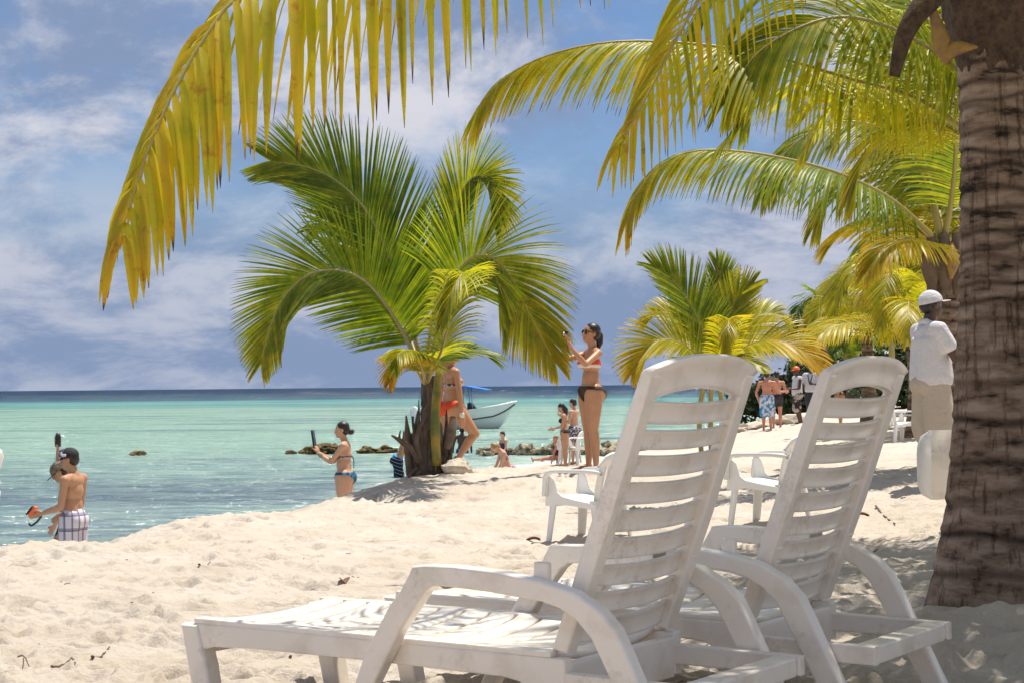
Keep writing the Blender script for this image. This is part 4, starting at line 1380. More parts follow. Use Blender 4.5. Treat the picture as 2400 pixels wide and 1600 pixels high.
    fx = lambda z: float(np.interp(z, [p[1] for p in front], [p[0] for p in front]))
    rx = lambda z: float(np.interp(z, [p[1] for p in rear], [p[0] for p in rear]))
    yi = np.linspace(ya + wpost - 0.004, yb - wpost + 0.004, 17)
    tops = [1.086, 1.004, .930, .851, .769, .688, .607, .526, .447]
    for i, tz in enumerate(tops):
        bz = (tops[i + 1] + 0.015) if i < 8 else .372
        V, fq = [], []
        for y in yi:
            q = (y - yi[0]) / (yi[-1] - yi[0]) * 2 - 1
            bow = 0.026 * (1 - q * q)
            for (zz, dx) in ((tz, 0.010), (tz - 0.004, 0.004), (bz + 0.004, 0.004), (bz, 0.010), (bz + 0.003, 0.030), (bz + 0.010, 0.022), (tz - 0.012, 0.022), (tz - 0.003, 0.032)):
                V.append(((fx(zz) + dx) * k + bow, y, zz * k - bow * 0.30))
        m8, nn_ = 8, len(yi)
        for a in range(nn_ - 1):
            for b in range(m8):
                c = (b + 1) % m8
                fq.append((a * m8 + b, (a + 1) * m8 + b, (a + 1) * m8 + c, a * m8 + c))
        link_mesh('backrest_slat', np_mesh('backrest_slat', V, fq), mat, root)
    # head panel with the arched hand hole under it
    V, fq = [], []
    yh = np.linspace(ya + 0.004, yb - 0.004, 25)
    for y in yh:
        q = (y - yh[0]) / (yh[-1] - yh[0]) * 2 - 1
        topz = 1.176 + 0.044 * (1 - abs(q) ** 2.4)
        qi = np.clip(q / 0.80, -1, 1)
        botz = 1.088 + 0.030 * (1 - qi * qi) ** 0.8 if abs(q) < 0.80 else 1.088
        bow = 0.020 * (1 - q * q)
        ring = [(topz - 0.004, 0.004), (topz, 0.012), (topz - 0.001, 0.040), (topz - 0.008, 0.047), (topz - 0.030, 0.034), (botz + 0.018, 0.026), (botz + 0.004, 0.040), (botz, 0.034), (botz, 0.012), (botz + 0.004, 0.004)]
        for (zz, dx) in ring:
            V.append(((np.interp(zz, [1.0, 1.165, 1.25], [fx(1.0), 1.772, 1.806]) + dx) * k + bow * 0.6, y, zz * k))
    m10 = 10
    for a in range(len(yh) - 1):
        for b in range(m10):
            c = (b + 1) % m10
            fq.append((a * m10 + b, (a + 1) * m10 + b, (a + 1) * m10 + c, a * m10 + c))
    link_mesh('head_panel', capped('head_panel', V, fq, m10, len(yh)), mat, root)




def copy_tree(src, label, loc_, rz, group):
    r = src.copy()
    COL.objects.link(r)
    r.location = loc_
    r.rotation_euler = (0, 0, rz)
    r['label'] = label
    r['group'] = group
    for ch in src.children:
        c = ch.copy()
        COL.objects.link(c)
        c.parent = r
    return r


AX = np.array([math.sin(YAW_L), -math.cos(YAW_L), 0])
AY = np.array([math.cos(YAW_L), math.sin(YAW_L), 0])
v_ = _fwd + CR * (438 - 1200) / F_PX - CU * (1467.5 - 800) / F_PX
L0 = CAM + v_ * ((0.330 * KL - EYE) / v_[2]) - AX * 0.02
L0[2] = 0
lounger1 = empty('sun_lounger', L0, RZ_L, 'white plastic sun lounger nearest the camera, whole seat and near arm in view', 'sun lounger', 'white sun loungers')
lounger_parts(lounger1)
L2 = L0 + AX * 0.110 + AY * 0.850
copy_tree(lounger1, 'white plastic sun lounger between the nearest lounger and the palm trunk', L2, RZ_L, 'white sun loungers')


# ------------------------------------------------------------------ monobloc armchairs: x forward, y left
def arc_pts(ctrl, n):
    return spline([(a, b, 0) for a, b in ctrl], n)[:, :2]


def strip(name, prof, w0, w1, thick, mat, root, axis='y'):
    """plate following a profile in x,z, between y=-w and +w"""
    P = np.array(prof)
    n = len(P)
    T = np.gradient(P, axis=0)
    T /= np.linalg.norm(T, axis=1)[:, None]
    Nn = np.stack([-T[:, 1], T[:, 0]], 1)
    ww = np.interp(np.linspace(0, 1, n), np.linspace(0, 1, len(w0)), w0)
    V, fq = [], []
    for i in range(n):
        for (yy, t) in ((-ww[i], 0.5), (-ww[i] * 0.5, 0.5 - w1), (0, 0.5 - w1 * 1.3), (ww[i] * 0.5, 0.5 - w1), (ww[i], 0.5), (ww[i], -0.5), (0, -0.5 - w1 * 1.3), (-ww[i], -0.5)):
            V.append((P[i, 0] + Nn[i, 0] * t * thick, yy, P[i, 1] + Nn[i, 1] * t * thick))
    for i in range(n - 1):
        for b in range(8):
            c = (b + 1) % 8
            fq.append((i * 8 + b, i * 8 + c, (i + 1) * 8 + c, (i + 1) * 8 + b))
    bm = bmesh.new()
    vv = [bm.verts.new(v) for v in V]
    for f in fq:
        bm.faces.new([vv[i] for i in f])
    bm.faces.new([vv[i] for i in range(8)])
    bm.faces.new([vv[(n - 1) * 8 + i] for i in range(8)])
    return link_mesh(name, bm_mesh(name, bm), mat, root)


def chair_parts(root):
    mat = M['plastic_new']
    # seat
    strip('seat', arc_pts([(0.245, 0.385), (0.235, 0.415), (0.19, 0.428), (0.05, 0.412), (-0.12, 0.392), (-0.20, 0.388)], 16), [0.215, 0.235, 0.235, 0.225, 0.205], 0.5, 0.012, mat, root)
    # back: a solid rounded panel with slots left between five ribs
    bx = lambda z: -0.185 - 0.115 * ((z - 0.38) / 0.42) ** 1.1
    hw = lambda z: float(np.interp(z, [0.36, 0.5, 0.66, 0.75, 0.79, 0.805], [0.205, 0.235, 0.25, 0.225, 0.16, 0.07]))
    for j in range(5):
        u0, u1 = -1 + j * 0.4 + 0.045, -1 + (j + 1) * 0.4 - 0.045
        V, fq = [], []
        zs = np.linspace(0.385, 0.70, 10)
        for z in zs:
            for (u, d) in ((u0, 0), (u1, 0), (u1, -0.008), (u0, -0.008)):
                y = u * hw(z) * 0.94
                V.append((bx(z) + d + 0.045 * (abs(u) ** 2), y, z))
        for a in range(9):
            for b in range(4):
                c = (b + 1) % 4
                fq.append((a * 4 + b, a * 4 + c, (a + 1) * 4 + c, (a + 1) * 4 + b))
        link_mesh('back_rib', np_mesh('back_rib', V, fq), mat, root)
    V, fq = [], []
    us = np.linspace(-1, 1, 13)
    for u in us:
        zt = 0.69 + 0.115 * math.sqrt(max(0.0, 1 - abs(u) ** 3.2))
        for (z, d) in ((0.685, 0), (zt, 0), (zt + 0.004, -0.012), (zt - 0.012, -0.026), (0.685, -0.010)):
            V.append((bx(z) + d + 0.045 * u * u, u * 0.245, z))
    for a in range(12):
        for b in range(5):
            c = (b + 1) % 5
            fq.append((a * 5 + b, a * 5 + c, (a + 1) * 5 + c, (a + 1) * 5 + b))
    link_mesh('back_top', np_mesh('back_top', V, fq), mat, root)
    for s in (-1, 1):
        # arm: flat band from the back, forward and down into the front leg
        path = np.array([(-0.255, 0.24, 0.625), (-0.15, 0.268, 0.640), (0.05, 0.275, 0.640), (0.20, 0.272, 0.632), (0.245, 0.268, 0.60), (0.255, 0.262, 0.54), (0.262, 0.258, 0.44)])
        P = spline(path, 26)
        wid = np.interp(np.linspace(0, 1, 26), [0, 0.15, 0.6, 0.8, 1], [0.022, 0.030, 0.030, 0.028, 0.036])
        V, fq = [], []
        T = unit(np.gradient(P, axis=0))
        for i in range(26):
            wv = np.array([0, 1.0, 0])
            nv = unit(np.cross(T[i], wv))
            for (a, b) in ((-1, 0), (-0.9, 0.008), (0.9, 0.008), (1, 0), (1, -0.022), (0.86, -0.022), (0.86, -0.004), (-0.86, -0.004), (-0.86, -0.022), (-1, -0.022)):
                q = P[i] + wv * wid[i] * a + (-nv) * b
                V.append((q[0], q[1] * s, q[2]))
        for i in range(25):
            for b in range(10):
                c = (b + 1) % 10
                fq.append((i * 10 + b, i * 10 + c, (i + 1) * 10 + c, (i + 1) * 10 + b))
        link_mesh('arm', np_mesh('arm', V, fq), mat, root)
        # side apron under the arm front, holding seat and leg together
        ap = [(0.262, 0.60), (0.225, 0.60), (0.195, 0.575), (0.180, 0.53), (0.165, 0.475), (0.12, 0.44), (0.0, 0.415), (-0.2, 0.385), (-0.2, 0.335), (0.0, 0.362), (0.13, 0.375), (0.20, 0.36), (0.285, 0.36)]
        o_ = bm_prism(ap, 0.232, 0.246, 0.003, 1)
        bmesh.ops.scale(o_, verts=o_.verts, vec=(1, s, 1))
        link_mesh('side_apron', bm_mesh('side_apron', o_), mat, root, smooth=False)
        for (x0, x1, w, nm) in ((0.235, 0.275, 0.046, 'front'), (-0.205, -0.265, 0.046, 'rear')):
            # L-shaped leg
            zt = 0.41
            sg = 1 if nm == 'front' else -1
            V, fq = [], []
            for z, q in ((-0.12, 1.0), (0.0, 1.0), (zt, 0.0)):
                xx = x0 + (x1 - x0) * (1 - (z / zt if z > 0 else 0)) if True else 0
                yy = (0.238 + 0.028 * (1 - max(z, 0) / zt)) * s
                ww = w * (1.35 - 0.35 * q)
                for (a, b) in ((0, 0), (-sg * ww, 0), (-sg * ww, -0.007 * s), (-sg * 0.008, -0.008 * s), (-sg * 0.008, -ww * s), (0, -ww * s)):
                    V.append((xx + a, yy + b, z))
            for i in range(2):
                for b in range(6):
                    c = (b + 1) % 6
                    fq.append((i * 6 + b, i * 6 + c, (i + 1) * 6 + c, (i + 1) * 6 + b))
            link_mesh('leg', np_mesh('leg', V, fq), mat, root, smooth=False)
    front = bm_box(0.228, 0.250, -0.236, 0.236, 0.352, 0.402, 0.006)
    link_mesh('front_apron', bm_mesh('front_apron', front), mat, root, smooth=False)


chair0 = None


def chair(px, py, Y, rz, label, sink=0.0, tilt=None, name='plastic_armchair'):
    global chair0
    p = at(px, py, Y)
    z = gz(p[0], p[1]) - sink
    if chair0 is None:
        chair0 = empty(name, (p[0], p[1], z), rz, label, 'chair', 'white plastic armchairs')
        chair_parts(chair0)
        o = chair0
    else:
        o = copy_tree(chair0, label, (p[0], p[1], z), rz, 'white plastic armchairs')
    if tilt:
        o.rotation_euler = tilt
        o.location.z += 0
    return o


c_a = chair(1385, 1240, 14.0, R(145), 'white plastic armchair on the sand left of the nearest lounger back', 0.07)
c_b = chair(1808, 1220, 14.0, R(147), 'white plastic armchair seen between the two lounger backs', 0.05)
chair(2105, 1010, 33.0, R(20), 'white plastic armchair far off, left of the man in the white cap', 0.02)
chair(1366, 1080, 41.0, R(200), 'small white plastic armchair at the water, behind the tall woman', 0.0)
chair(1336, 1082, 41.9, R(170), 'small white plastic armchair right behind the sitting girl', 0.0)
c_d = chair(2262, 1130, 12.3, 0, 'white plastic chair lying on its side behind the big palm trunk', 0.0)
xd = float(at(2160, 1085, 12.3)[0]) + 0.70
c_d.rotation_euler = Matrix(((0, 0, -1), (1, 0, 0), (0, -1, 0))).to_euler()
c_d.location = (xd, 12.3, float(at(2160, 1085, 12.3)[2]))
for ch in list(c_d.children):
    if ch.name.split('.')[0] in ('back_rib', 'arm', 'side_apron'):
        bpy.data.objects.remove(ch)
pv, pf = [], []
bxs = lambda z: -0.187 - 0.115 * ((z - 0.38) / 0.42) ** 1.1
for z in np.linspace(0.385, 0.70, 10):
    for u in np.linspace(-1, 1, 11):
        pv.append((bxs(z) + 0.045 * u * u, u * 0.245, z))
for z in np.linspace(0.385, 0.70, 10):
    for u in np.linspace(-1, 1, 11):
        pv.append((bxs(z) + 0.045 * u * u - 0.010, u * 0.245, z))
for i in range(9):
    for j in range(10):
        if i < 4 and 6 <= j <= 8:                      # the hand hole low in the back
            continue
        q = i * 11 + j
        pf.append((q, q + 1, q + 12, q + 11))
        pf.append((110 + q, 110 + q + 11, 110 + q + 12, 110 + q + 1))
link_mesh('back_panel', np_mesh('back_panel', pv, pf), M['plastic'], c_d)
c_e = chair(0, 1080, 6.0, R(180), 'white plastic chair whose back corner just enters at the left edge', 0.0)
c_e.location.x, c_e.location.y = float(at(-6, 1080, 6.0)[0]) - 0.325, 6.0

# ------------------------------------------------------------------ people
def cone_prim(p0, p1, r0, r1, n=14):
    p0, p1 = np.asarray(p0, float), np.asarray(p1, float)
    d = p1 - p0
    ln = np.linalg.norm(d)
    d = d / (ln + 1e-9)
    u = unit(np.cross(d, [0.3, 0.2, 1.0] if abs(d[2]) < 0.9 else [1.0, 0.1, 0.2]))
    w = np.cross(d, u)
    rings = []
    for a in (-80, -50, -20):
        rings.append((p0 + d * r0 * math.sin(R(a)), r0 * math.cos(R(a))))
    for q in (0.0, 0.5, 1.0):
        rings.append((p0 + d * ln * q, r0 + (r1 - r0) * q))
    for a in (20, 50, 80):
        rings.append((p1 + d * r1 * math.sin(R(a)), r1 * math.cos(R(a))))
    an = np.linspace(0, 2 * np.pi, n, endpoint=False)
    V = np.concatenate([c + rr * (np.cos(an)[:, None] * u + np.sin(an)[:, None] * w) for c, rr in rings])
    m = len(rings)
    i = np.arange(m * n).reshape(m, n)
    j = np.roll(i, -1, 1)
    fq = np.stack([i[:-1], j[:-1], j[1:], i[1:]], -1).reshape(-1, 4).tolist()
    return V, fq, [list(i[0][::-1]), list(i[-1])]


def ell_prim(c, axes, n=16, m=9):
    """axes: three vectors (semi-axes)"""
    A = np.asarray(axes, float)
    th = np.linspace(0.12, np.pi - 0.12, m)
    ph = np.linspace(0, 2 * np.pi, n, endpoint=False)
    V = []
    for t in th:
        V.append(np.asarray(c) + np.cos(t) * A[2] + np.sin(t) * (np.cos(ph)[:, None] * A[0] + np.sin(ph)[:, None] * A[1]))
    V = np.concatenate(V)
    i = np.arange(m * n).reshape(m, n)
    j = np.roll(i, -1, 1)
    fq = np.stack([i[:-1], i[1:], j[1:], j[:-1]], -1).reshape(-1, 4).tolist()
    return V, fq, [list(i[0]), list(i[-1][::-1])]


def fuse(name, prims, voxel, smooth=6):
    """one continuous surface round a set of overlapping solids"""
    V, F_, b = [], [], 0
    for v, fq, caps in prims:
        V.append(v)
        F_ += [[q + b for q in f] for f in fq] + [[q + b for q in f] for f in caps]
        b += len(v)
    me = bpy.data.meshes.new('tmp')
    me.from_pydata(np.concatenate(V).tolist(), [], F_)
    bm = bmesh.new()
    bm.from_mesh(me)
    bmesh.ops.recalc_face_normals(bm, faces=bm.faces)
    bm.to_mesh(me)
    bm.free()
    o = bpy.data.objects.new('tmp', me)
    COL.objects.link(o)
    md = o.modifiers.new('r', 'REMESH')
    md.mode = 'VOXEL'
    md.voxel_size = voxel
    md.use_smooth_shade = True
    ms = o.modifiers.new('s', 'SMOOTH')
    ms.factor = 0.5
    ms.iterations = smooth
    dg = bpy.context.evaluated_depsgraph_get()
    out = bpy.data.meshes.new_from_object(o.evaluated_get(dg))
    out.name = name
    bpy.data.objects.remove(o)
    bpy.data.meshes.remove(me)
    out.materials.clear()
    return out




def seg_dist(P, a, b, ra, rb):
    a, b = np.asarray(a, float), np.asarray(b, float)
    d = b - a
    t = np.clip(((P - a) @ d) / (d @ d + 1e-9), 0, 1)
    return np.linalg.norm(P - (a + t[:, None] * d), axis=1) - (ra + (rb - ra) * t)


class Body:
    pass


def person(label, pos, face, h, skin, arms, legs, sex='m', torso=(0, 0, 1), head=(0, 0), voxel=0.011, group=None, fat=1.0, hip=1.0, name='person', sink=0.0, drop=None, hands='relax'):
    """x forward, y left. arms/legs: per side (left, right) the directions of the upper and lower limb. Feet come to rest on the ground."""
    B = Body()
    f = sex == 'f'
    up = unit(np.array(torso, float))
    fw = unit(np.array([1.0, 0, 0]) - up * up[0])
    lf = np.cross(up, fw)
    T3 = lambda a, b, c: pel + (fw * a + lf * b + up * c) * h
    pel = np.zeros(3)
    prims, segs = [], []

    def cone(p0, p1, r0, r1, grp):
        prims.append(cone_prim(p0, p1, r0 * h, r1 * h))
        segs.append((p0, p1, r0 * h, r1 * h, grp))

    def ell(c, a, b, d, grp, ax=None):
        x, y, z = ax if ax is not None else (fw, lf, up)
        prims.append(ell_prim(c, (x * a * h, y * b * h, z * d * h)))
        mr = min(a, b, d) * h
        segs.append((c, np.asarray(c) + 1e-4, mr, mr, grp))
    # trunk
    hw = 0.056 if f else 0.052
    ell(T3(0, 0, 0), 0.060 * fat, (0.086 if f else 0.080) * fat, 0.062, 'torso')
    ell(T3(0.004, 0, 0.075), 0.050 * fat ** 1.6, (0.071 if f else 0.076) * fat, 0.080, 'torso')
    ell(T3(0.000, 0, 0.165), 0.056 * fat, (0.078 if f else 0.090), 0.080, 'torso')
    ell(T3(-0.008, 0, 0.225), 0.048, (0.084 if f else 0.102), 0.052, 'torso')
    for s in (1, -1):
        cone(T3(0.002, 0.028 * s, 0.10), T3(-0.002, 0.042 * s, -0.01), 0.042 * fat, 0.050 * fat, 'torso')
        ell(T3(-0.038, 0.042 * s, -0.032), (0.053 if f else 0.042) * hip, 0.049 * hip, 0.054 * hip, 'torso')
        if f:
            ell(T3(0.048, 0.040 * s, 0.165), 0.033, 0.036, 0.034, 'torso')
        cone(T3(-0.006, 0, 0.262), T3(-0.004, (0.086 if f else 0.104) * s, 0.240), 0.030, 0.031, 'torso')
    neck0, neck1 = T3(-0.008, 0, 0.262), T3(0.006, 0, 0.306)
    # head
    pit, yaw = R(head[0]), R(head[1])
    hf = fw * math.cos(yaw) + lf * math.sin(yaw)
    hl = np.cross(up, hf)
    hf2 = hf * math.cos(pit) - up * math.sin(pit)
    hu = np.cross(hf2, hl)
    hc = neck1 + (hu * 0.062 + hf2 * 0.012) * h
    cone(neck0, hc - hu * 0.03 * h, 0.030 if f else 0.035, 0.028 if f else 0.033, 'head')
    HX = (hf2, hl, hu)
    hp = lambda a, b, c: hc + (hf2 * a + hl * b + hu * c) * h
    ell(hp(-0.006, 0, 0.016), 0.056, 0.046, 0.050, 'head', HX)
    ell(hp(0.014, 0, -0.022), 0.036, 0.034, 0.044, 'head', HX)
    ell(hp(0.034, 0, -0.050), 0.016, 0.016, 0.014, 'head', HX)
    cone(hp(0.046, 0, 0.008), hp(0.058, 0, -0.018), 0.006, 0.0085, 'head')
    cone(hp(0.045, 0.012, -0.036), hp(0.045, -0.012, -0.036), 0.007, 0.007, 'head')
    for s in (1, -1):
        ell(hp(-0.004, 0.046 * s, -0.006), 0.011, 0.006, 0.018, 'head', HX)
        ell(hp(0.036, 0.018 * s, 0.018), 0.010, 0.014, 0.007, 'head', HX)
    # arms
    B.hand, B.wrist, B.elbow, B.sho = [], [], [], []
    for s, (du, df, *hd) in zip((1, -1), arms):
        du, df = unit(du), unit(df)
        sh = T3(-0.004, (0.100 if f else 0.120) * s, 0.238)
        el = sh + du * 0.172 * h
        wr = el + df * 0.146 * h
        k = 0.88 if f else 1.0
        cone(sh, sh + du * 0.02 * h, 0.034 * k, 0.031 * k, 'arm')
        cone(sh, el, 0.030 * k, 0.0225 * k, 'arm')
        cone(el, el + df * 0.05 * h, 0.0225 * k, 0.0235 * k, 'arm')
        cone(el + df * 0.05 * h, wr, 0.0235 * k, 0.0145 * k, 'arm')
        hdv = unit(hd[0]) if hd else unit(df + 0.15 * np.array([0, 0, -1.0]))
        across = unit(hd[1]) if len(hd) > 1 else unit(np.cross(hdv, lf * s) + 1e-6)
        pn = np.cross(hdv, across)
        pc = wr + hdv * 0.028 * h
        prims.append(ell_prim(pc, (hdv * 0.034 * h, across * 0.024 * h, pn * 0.012 * h)))
        segs.append((wr, pc, 0.014 * h, 0.02 * h, 'arm'))
        curl = 0.35 if hands == 'relax' else 0.9
        pside = unit(pn * (1 if (pn @ (np.array([1.0, 0, -0.5]))) > 0 else -1))
        for q, (o, le) in enumerate(((0.0175, 0.040), (0.006, 0.046), (-0.006, 0.043), (-0.0175, 0.034))):
            b0 = pc + (across * o + hdv * 0.024) * h
            d1 = unit(hdv + pside * curl * 0.5)
            d2 = unit(hdv * (1 - curl * 0.7) + pside * curl)
            m_ = b0 + d1 * le * 0.55 * h
            cone(b0, m_, 0.0056, 0.0052, 'arm')
            cone(m_, m_ + d2 * le * 0.5 * h, 0.0052, 0.0044, 'arm')
        th = wr + (hdv * 0.014 + across * 0.016) * h
        t1 = th + unit(hdv + across * 0.9 + pside * 0.5) * 0.028 * h
        cone(th, t1, 0.0075, 0.0062, 'arm')
        cone(t1, t1 + unit(hdv + pside * 0.6) * 0.024 * h, 0.0062, 0.005, 'arm')
        B.hand.append(pc + hdv * 0.03 * h)
        B.wrist.append(wr)
        B.elbow.append(el)
        B.sho.append(sh)
    # legs
    B.knee, B.ankle, B.hip = [], [], []
    for s, (dt, ds, *ft) in zip((1, -1), legs):
        dt, ds = unit(dt), unit(ds)
        hp_ = T3(0.0, hw * s, -0.022)
        kn = hp_ + dt * 0.245 * h
        an_ = kn + ds * 0.240 * h
        k = 1.06 if f else 1.0
        cone(hp_, hp_ + dt * 0.08 * h, 0.055 * k * fat * hip, 0.051 * k * fat * hip, 'leg')
        cone(hp_ + dt * 0.08 * h, kn, 0.051 * k * fat * hip, 0.034 * k, 'leg')
        bk = unit(np.cross(ds, lf)) * -1
        cone(kn, kn + ds * 0.075 * h + bk * 0.006 * h, 0.031 * k, 0.033 * k, 'leg')
        cone(kn + ds * 0.075 * h + bk * 0.006 * h, an_, 0.033 * k, 0.0185, 'leg')
        fd = unit(ft[0]) if ft else np.array([1.0, 0, 0])
        heel = an_ + np.array([0, 0, -0.022]) * h - fd * 0.018 * h
        cone(an_, heel, 0.019, 0.018, 'leg')
        cone(heel, an_ + fd * 0.050 * h + np.array([0, 0, -0.022]) * h, 0.018, 0.019, 'leg')
        cone(an_ + fd * 0.05 * h + np.array([0, 0, -0.022]) * h, an_ + fd * 0.092 * h + np.array([0, 0, -0.029]) * h, 0.019, 0.0105, 'leg')
        B.knee.append(kn)
        B.ankle.append(an_)
        B.hip.append(hp_)
    low = min(v[:, 2].min() for v, _, _ in prims) if drop is None else drop
    root = empty(name, (pos[0], pos[1], pos[2] - sink), R(face), label, 'person', group)
    off = np.array([0, 0, -low])
    me = fuse('body', prims, voxel)
    n = len(me.vertices)
    co = np.empty(n * 3, np.float32)
    me.vertices.foreach_get('co', co)
    co = co.reshape(-1, 3) + off
    me.vertices.foreach_set('co', co.astype(np.float32).ravel())
    me.update()
    B.body = link_mesh('body', me, M[skin], root)
    B.root, B.h, B.off, B.vox = root, h, off, voxel
    B.pel, B.up, B.fw, B.lf = pel + off, up, fw, lf
    B.hc, B.HX = hc + off, HX
    B.hp = lambda a, b, c: hp(a, b, c) + off
    B.T3 = lambda a, b, c: T3(a, b, c) + off
    for nm in ('hand', 'wrist', 'elbow', 'sho', 'knee', 'ankle', 'hip'):
        setattr(B, nm, [q + off for q in getattr(B, nm)])
    no = np.empty(n * 3, np.float32)
    me.vertices.foreach_get('normal', no)
    B.co, B.no = co, no.reshape(-1, 3)
    grp = np.array([g for *_, g in segs])
    D = np.stack([seg_dist(co - off, a, b, ra, rb) for a, b, ra, rb, _ in segs])
    B.grp = grp[D.argmin(0)]
    q = (co - B.pel) / h
    B.q = np.stack([q @ fw, q @ lf, q @ up], 1)
    fl = np.empty(len(me.loops), np.int32)
    me.loops.foreach_get('vertex_index', fl)
    B.loops, B.ps = fl, np.array([p.loop_start for p in me.polygons])
    B.pn = np.array([p.loop_total for p in me.polygons])
    return B


def shell(B, name, mask, mat, thick=0.006):
    """cloth lying on the body where mask holds"""
    quad = B.pn == 4
    F4 = np.stack([B.loops[B.ps[quad] + k] for k in range(4)], 1)
    keep = mask[F4].all(1)
    F4 = F4[keep]
    if len(F4) == 0:
        return None
    ids, inv = np.unique(F4, return_inverse=True)
    V = B.co[ids] + B.no[ids] * thick
    return link_mesh(name, np_mesh(name, V, inv.reshape(-1, 4)), M[mat], B.root)


def wrap(B, name, prims, mat, voxel=None, smooth=8, cut=None):
    me = fuse(name, prims, voxel or B.vox * 1.15, smooth)
    if cut is not None:                                    # a clean hem or waistband
        bm = bmesh.new()
        bm.from_mesh(me)
        bmesh.ops.bisect_plane(bm, geom=bm.verts[:] + bm.edges[:] + bm.faces[:], plane_co=Vector(cut[0]), plane_no=Vector(cut[1]), clear_outer=True)
        bm.to_mesh(me)
        bm.free()
    return link_mesh(name, me, M[mat], B.root)


def bikini(B, top, bottom):
    f_, l_, u_ = B.q[:, 0], B.q[:, 1], B.q[:, 2]
    tor = (B.grp == 'torso')
    al = np.abs(l_)
    notarm = (B.grp != 'arm')
    if bottom:
        front = f_ > -0.005
        lim = np.where(front, -0.085 + np.clip((al - 0.018) * 1.35, 0, 1), -0.085 + np.clip((al - 0.035) * 1.25, 0, 1))
        lim = np.minimum(lim, -0.008)
        shell(B, 'bikini_bottom', (u_ < 0.018) & (u_ > lim) & notarm & (B.grp != 'head'), bottom)
    if top:
        cup = (np.sqrt((al - 0.042) ** 2 + (u_ - 0.165) ** 2) < 0.037) & (f_ > 0.02)
        band = (np.abs(u_ - 0.148) < 0.008)
        shell(B, 'bikini_top', (cup | band) & notarm & tor, top)


def trunks(B, mat, length=0.8, flare=1.22, name='shorts', rise=0.03, fat=1.0):
    h = B.h
    pr = [ell_prim(B.T3(-0.004, 0, -0.005), (B.fw * 0.070 * fat * h, B.lf * 0.090 * fat * h, B.up * (0.040 + rise) * h)),
          ell_prim(B.T3(-0.020, 0, -0.030), (B.fw * 0.076 * fat * h, B.lf * 0.086 * fat * h, B.up * 0.070 * h))]
    for s in (1, -1):
        pr.append(ell_prim(B.T3(-0.036, 0.043 * s, -0.036), (B.fw * 0.056 * h * fat, B.lf * 0.054 * h * fat, B.up * 0.062 * h)))
    for hp_, kn in zip(B.hip, B.knee):
        d = unit(kn - hp_)
        end = hp_ + d * 0.245 * length * h
        pr.append(cone_prim(hp_ + B.up * 0.01 * h, end - d * 0.03 * h, 0.066 * h * fat, 0.052 * flare * h * fat))
        v, fq, caps = cone_prim(hp_, end, 0.064 * h * fat, 0.047 * flare * h * fat)
        pr.append((v, fq, caps))
    return wrap(B, name, pr, mat, cut=(B.T3(0, 0, 0.012 + rise), B.up))


def shirt(B, mat, sleeve=0.6, fat=1.0, hem=-0.045, name='shirt'):
    h = B.h
    e = lambda a, b, c, x, y, z: ell_prim(B.T3(a, b, c), (B.fw * x * h, B.lf * y * h, B.up * z * h))
    pr = [e(0.004, 0, 0.030, 0.074 * fat, 0.100 * fat, 0.078), e(0.010, 0, 0.085, 0.072 * fat ** 1.5, 0.096 * fat, 0.09), e(0.002, 0, 0.165, 0.072 * fat, 0.106, 0.09),
          e(-0.006, 0, 0.222, 0.062, 0.114, 0.058), cone_prim(B.T3(0.004, -0.03, hem + 0.03), B.T3(0.004, 0.03, hem + 0.03), 0.080 * fat * h, 0.080 * fat * h)]
    for s in (1, -1):
        pr.append(cone_prim(B.T3(0, 0.036 * s, 0.17), B.T3(0.002, 0.036 * s, hem + 0.04), 0.072 * fat * h, 0.086 * fat * h))
    for s, sh, el in zip((1, -1), B.sho, B.elbow):
        pr.append(cone_prim(B.T3(-0.006, 0, 0.255), sh + B.up * 0.004 * h, 0.036 * h, 0.040 * h))
        if sleeve:
            d = unit(el - sh)
            pr.append(cone_prim(sh, sh + d * 0.172 * sleeve * h, 0.041 * h, 0.043 * h))
    return wrap(B, name, pr, mat, cut=(B.T3(0, 0, hem), -B.up))


def hair(B, mat, back=0.0, long=None, bun=None, tail=None, top=1.0, fringe=0.0):
    h = B.h
    x, y, z = B.HX
    e = lambda a, b, c, i, j, k: ell_prim(B.hp(a, b, c), (x * i * h, y * j * h, z * k * h))
    pr = [e(-0.014 + fringe, 0, 0.026, 0.056, 0.0515, 0.049 * top), e(-0.030, 0, 0.002, 0.040, 0.047, 0.050)]
    if long:
        pr.append(cone_prim(B.hp(-0.032, 0, 0.01), B.hp(-0.052, 0, -0.05), 0.042 * h, 0.042 * h))
        pr.append(cone_prim(B.hp(-0.052, 0, -0.05), B.hp(-0.058, 0, -0.05) - B.up * long * h, 0.042 * h, 0.020 * h))
    if bun:
        pr.append(ell_prim(B.hp(*bun[0]), (x * bun[1] * h, y * bun[1] * h, z * bun[1] * 0.9 * h)))
    if tail:
        P = [B.hp(*p) for p in tail[0]]
        for a, b, r0, r1 in zip(P[:-1], P[1:], tail[1][:-1], tail[1][1:]):
            pr.append(cone_prim(a, b, r0 * h, r1 * h))
    return wrap(B, 'hair', pr, mat, min(B.vox, 0.010) if h > 1 else B.vox * 0.8, 4)


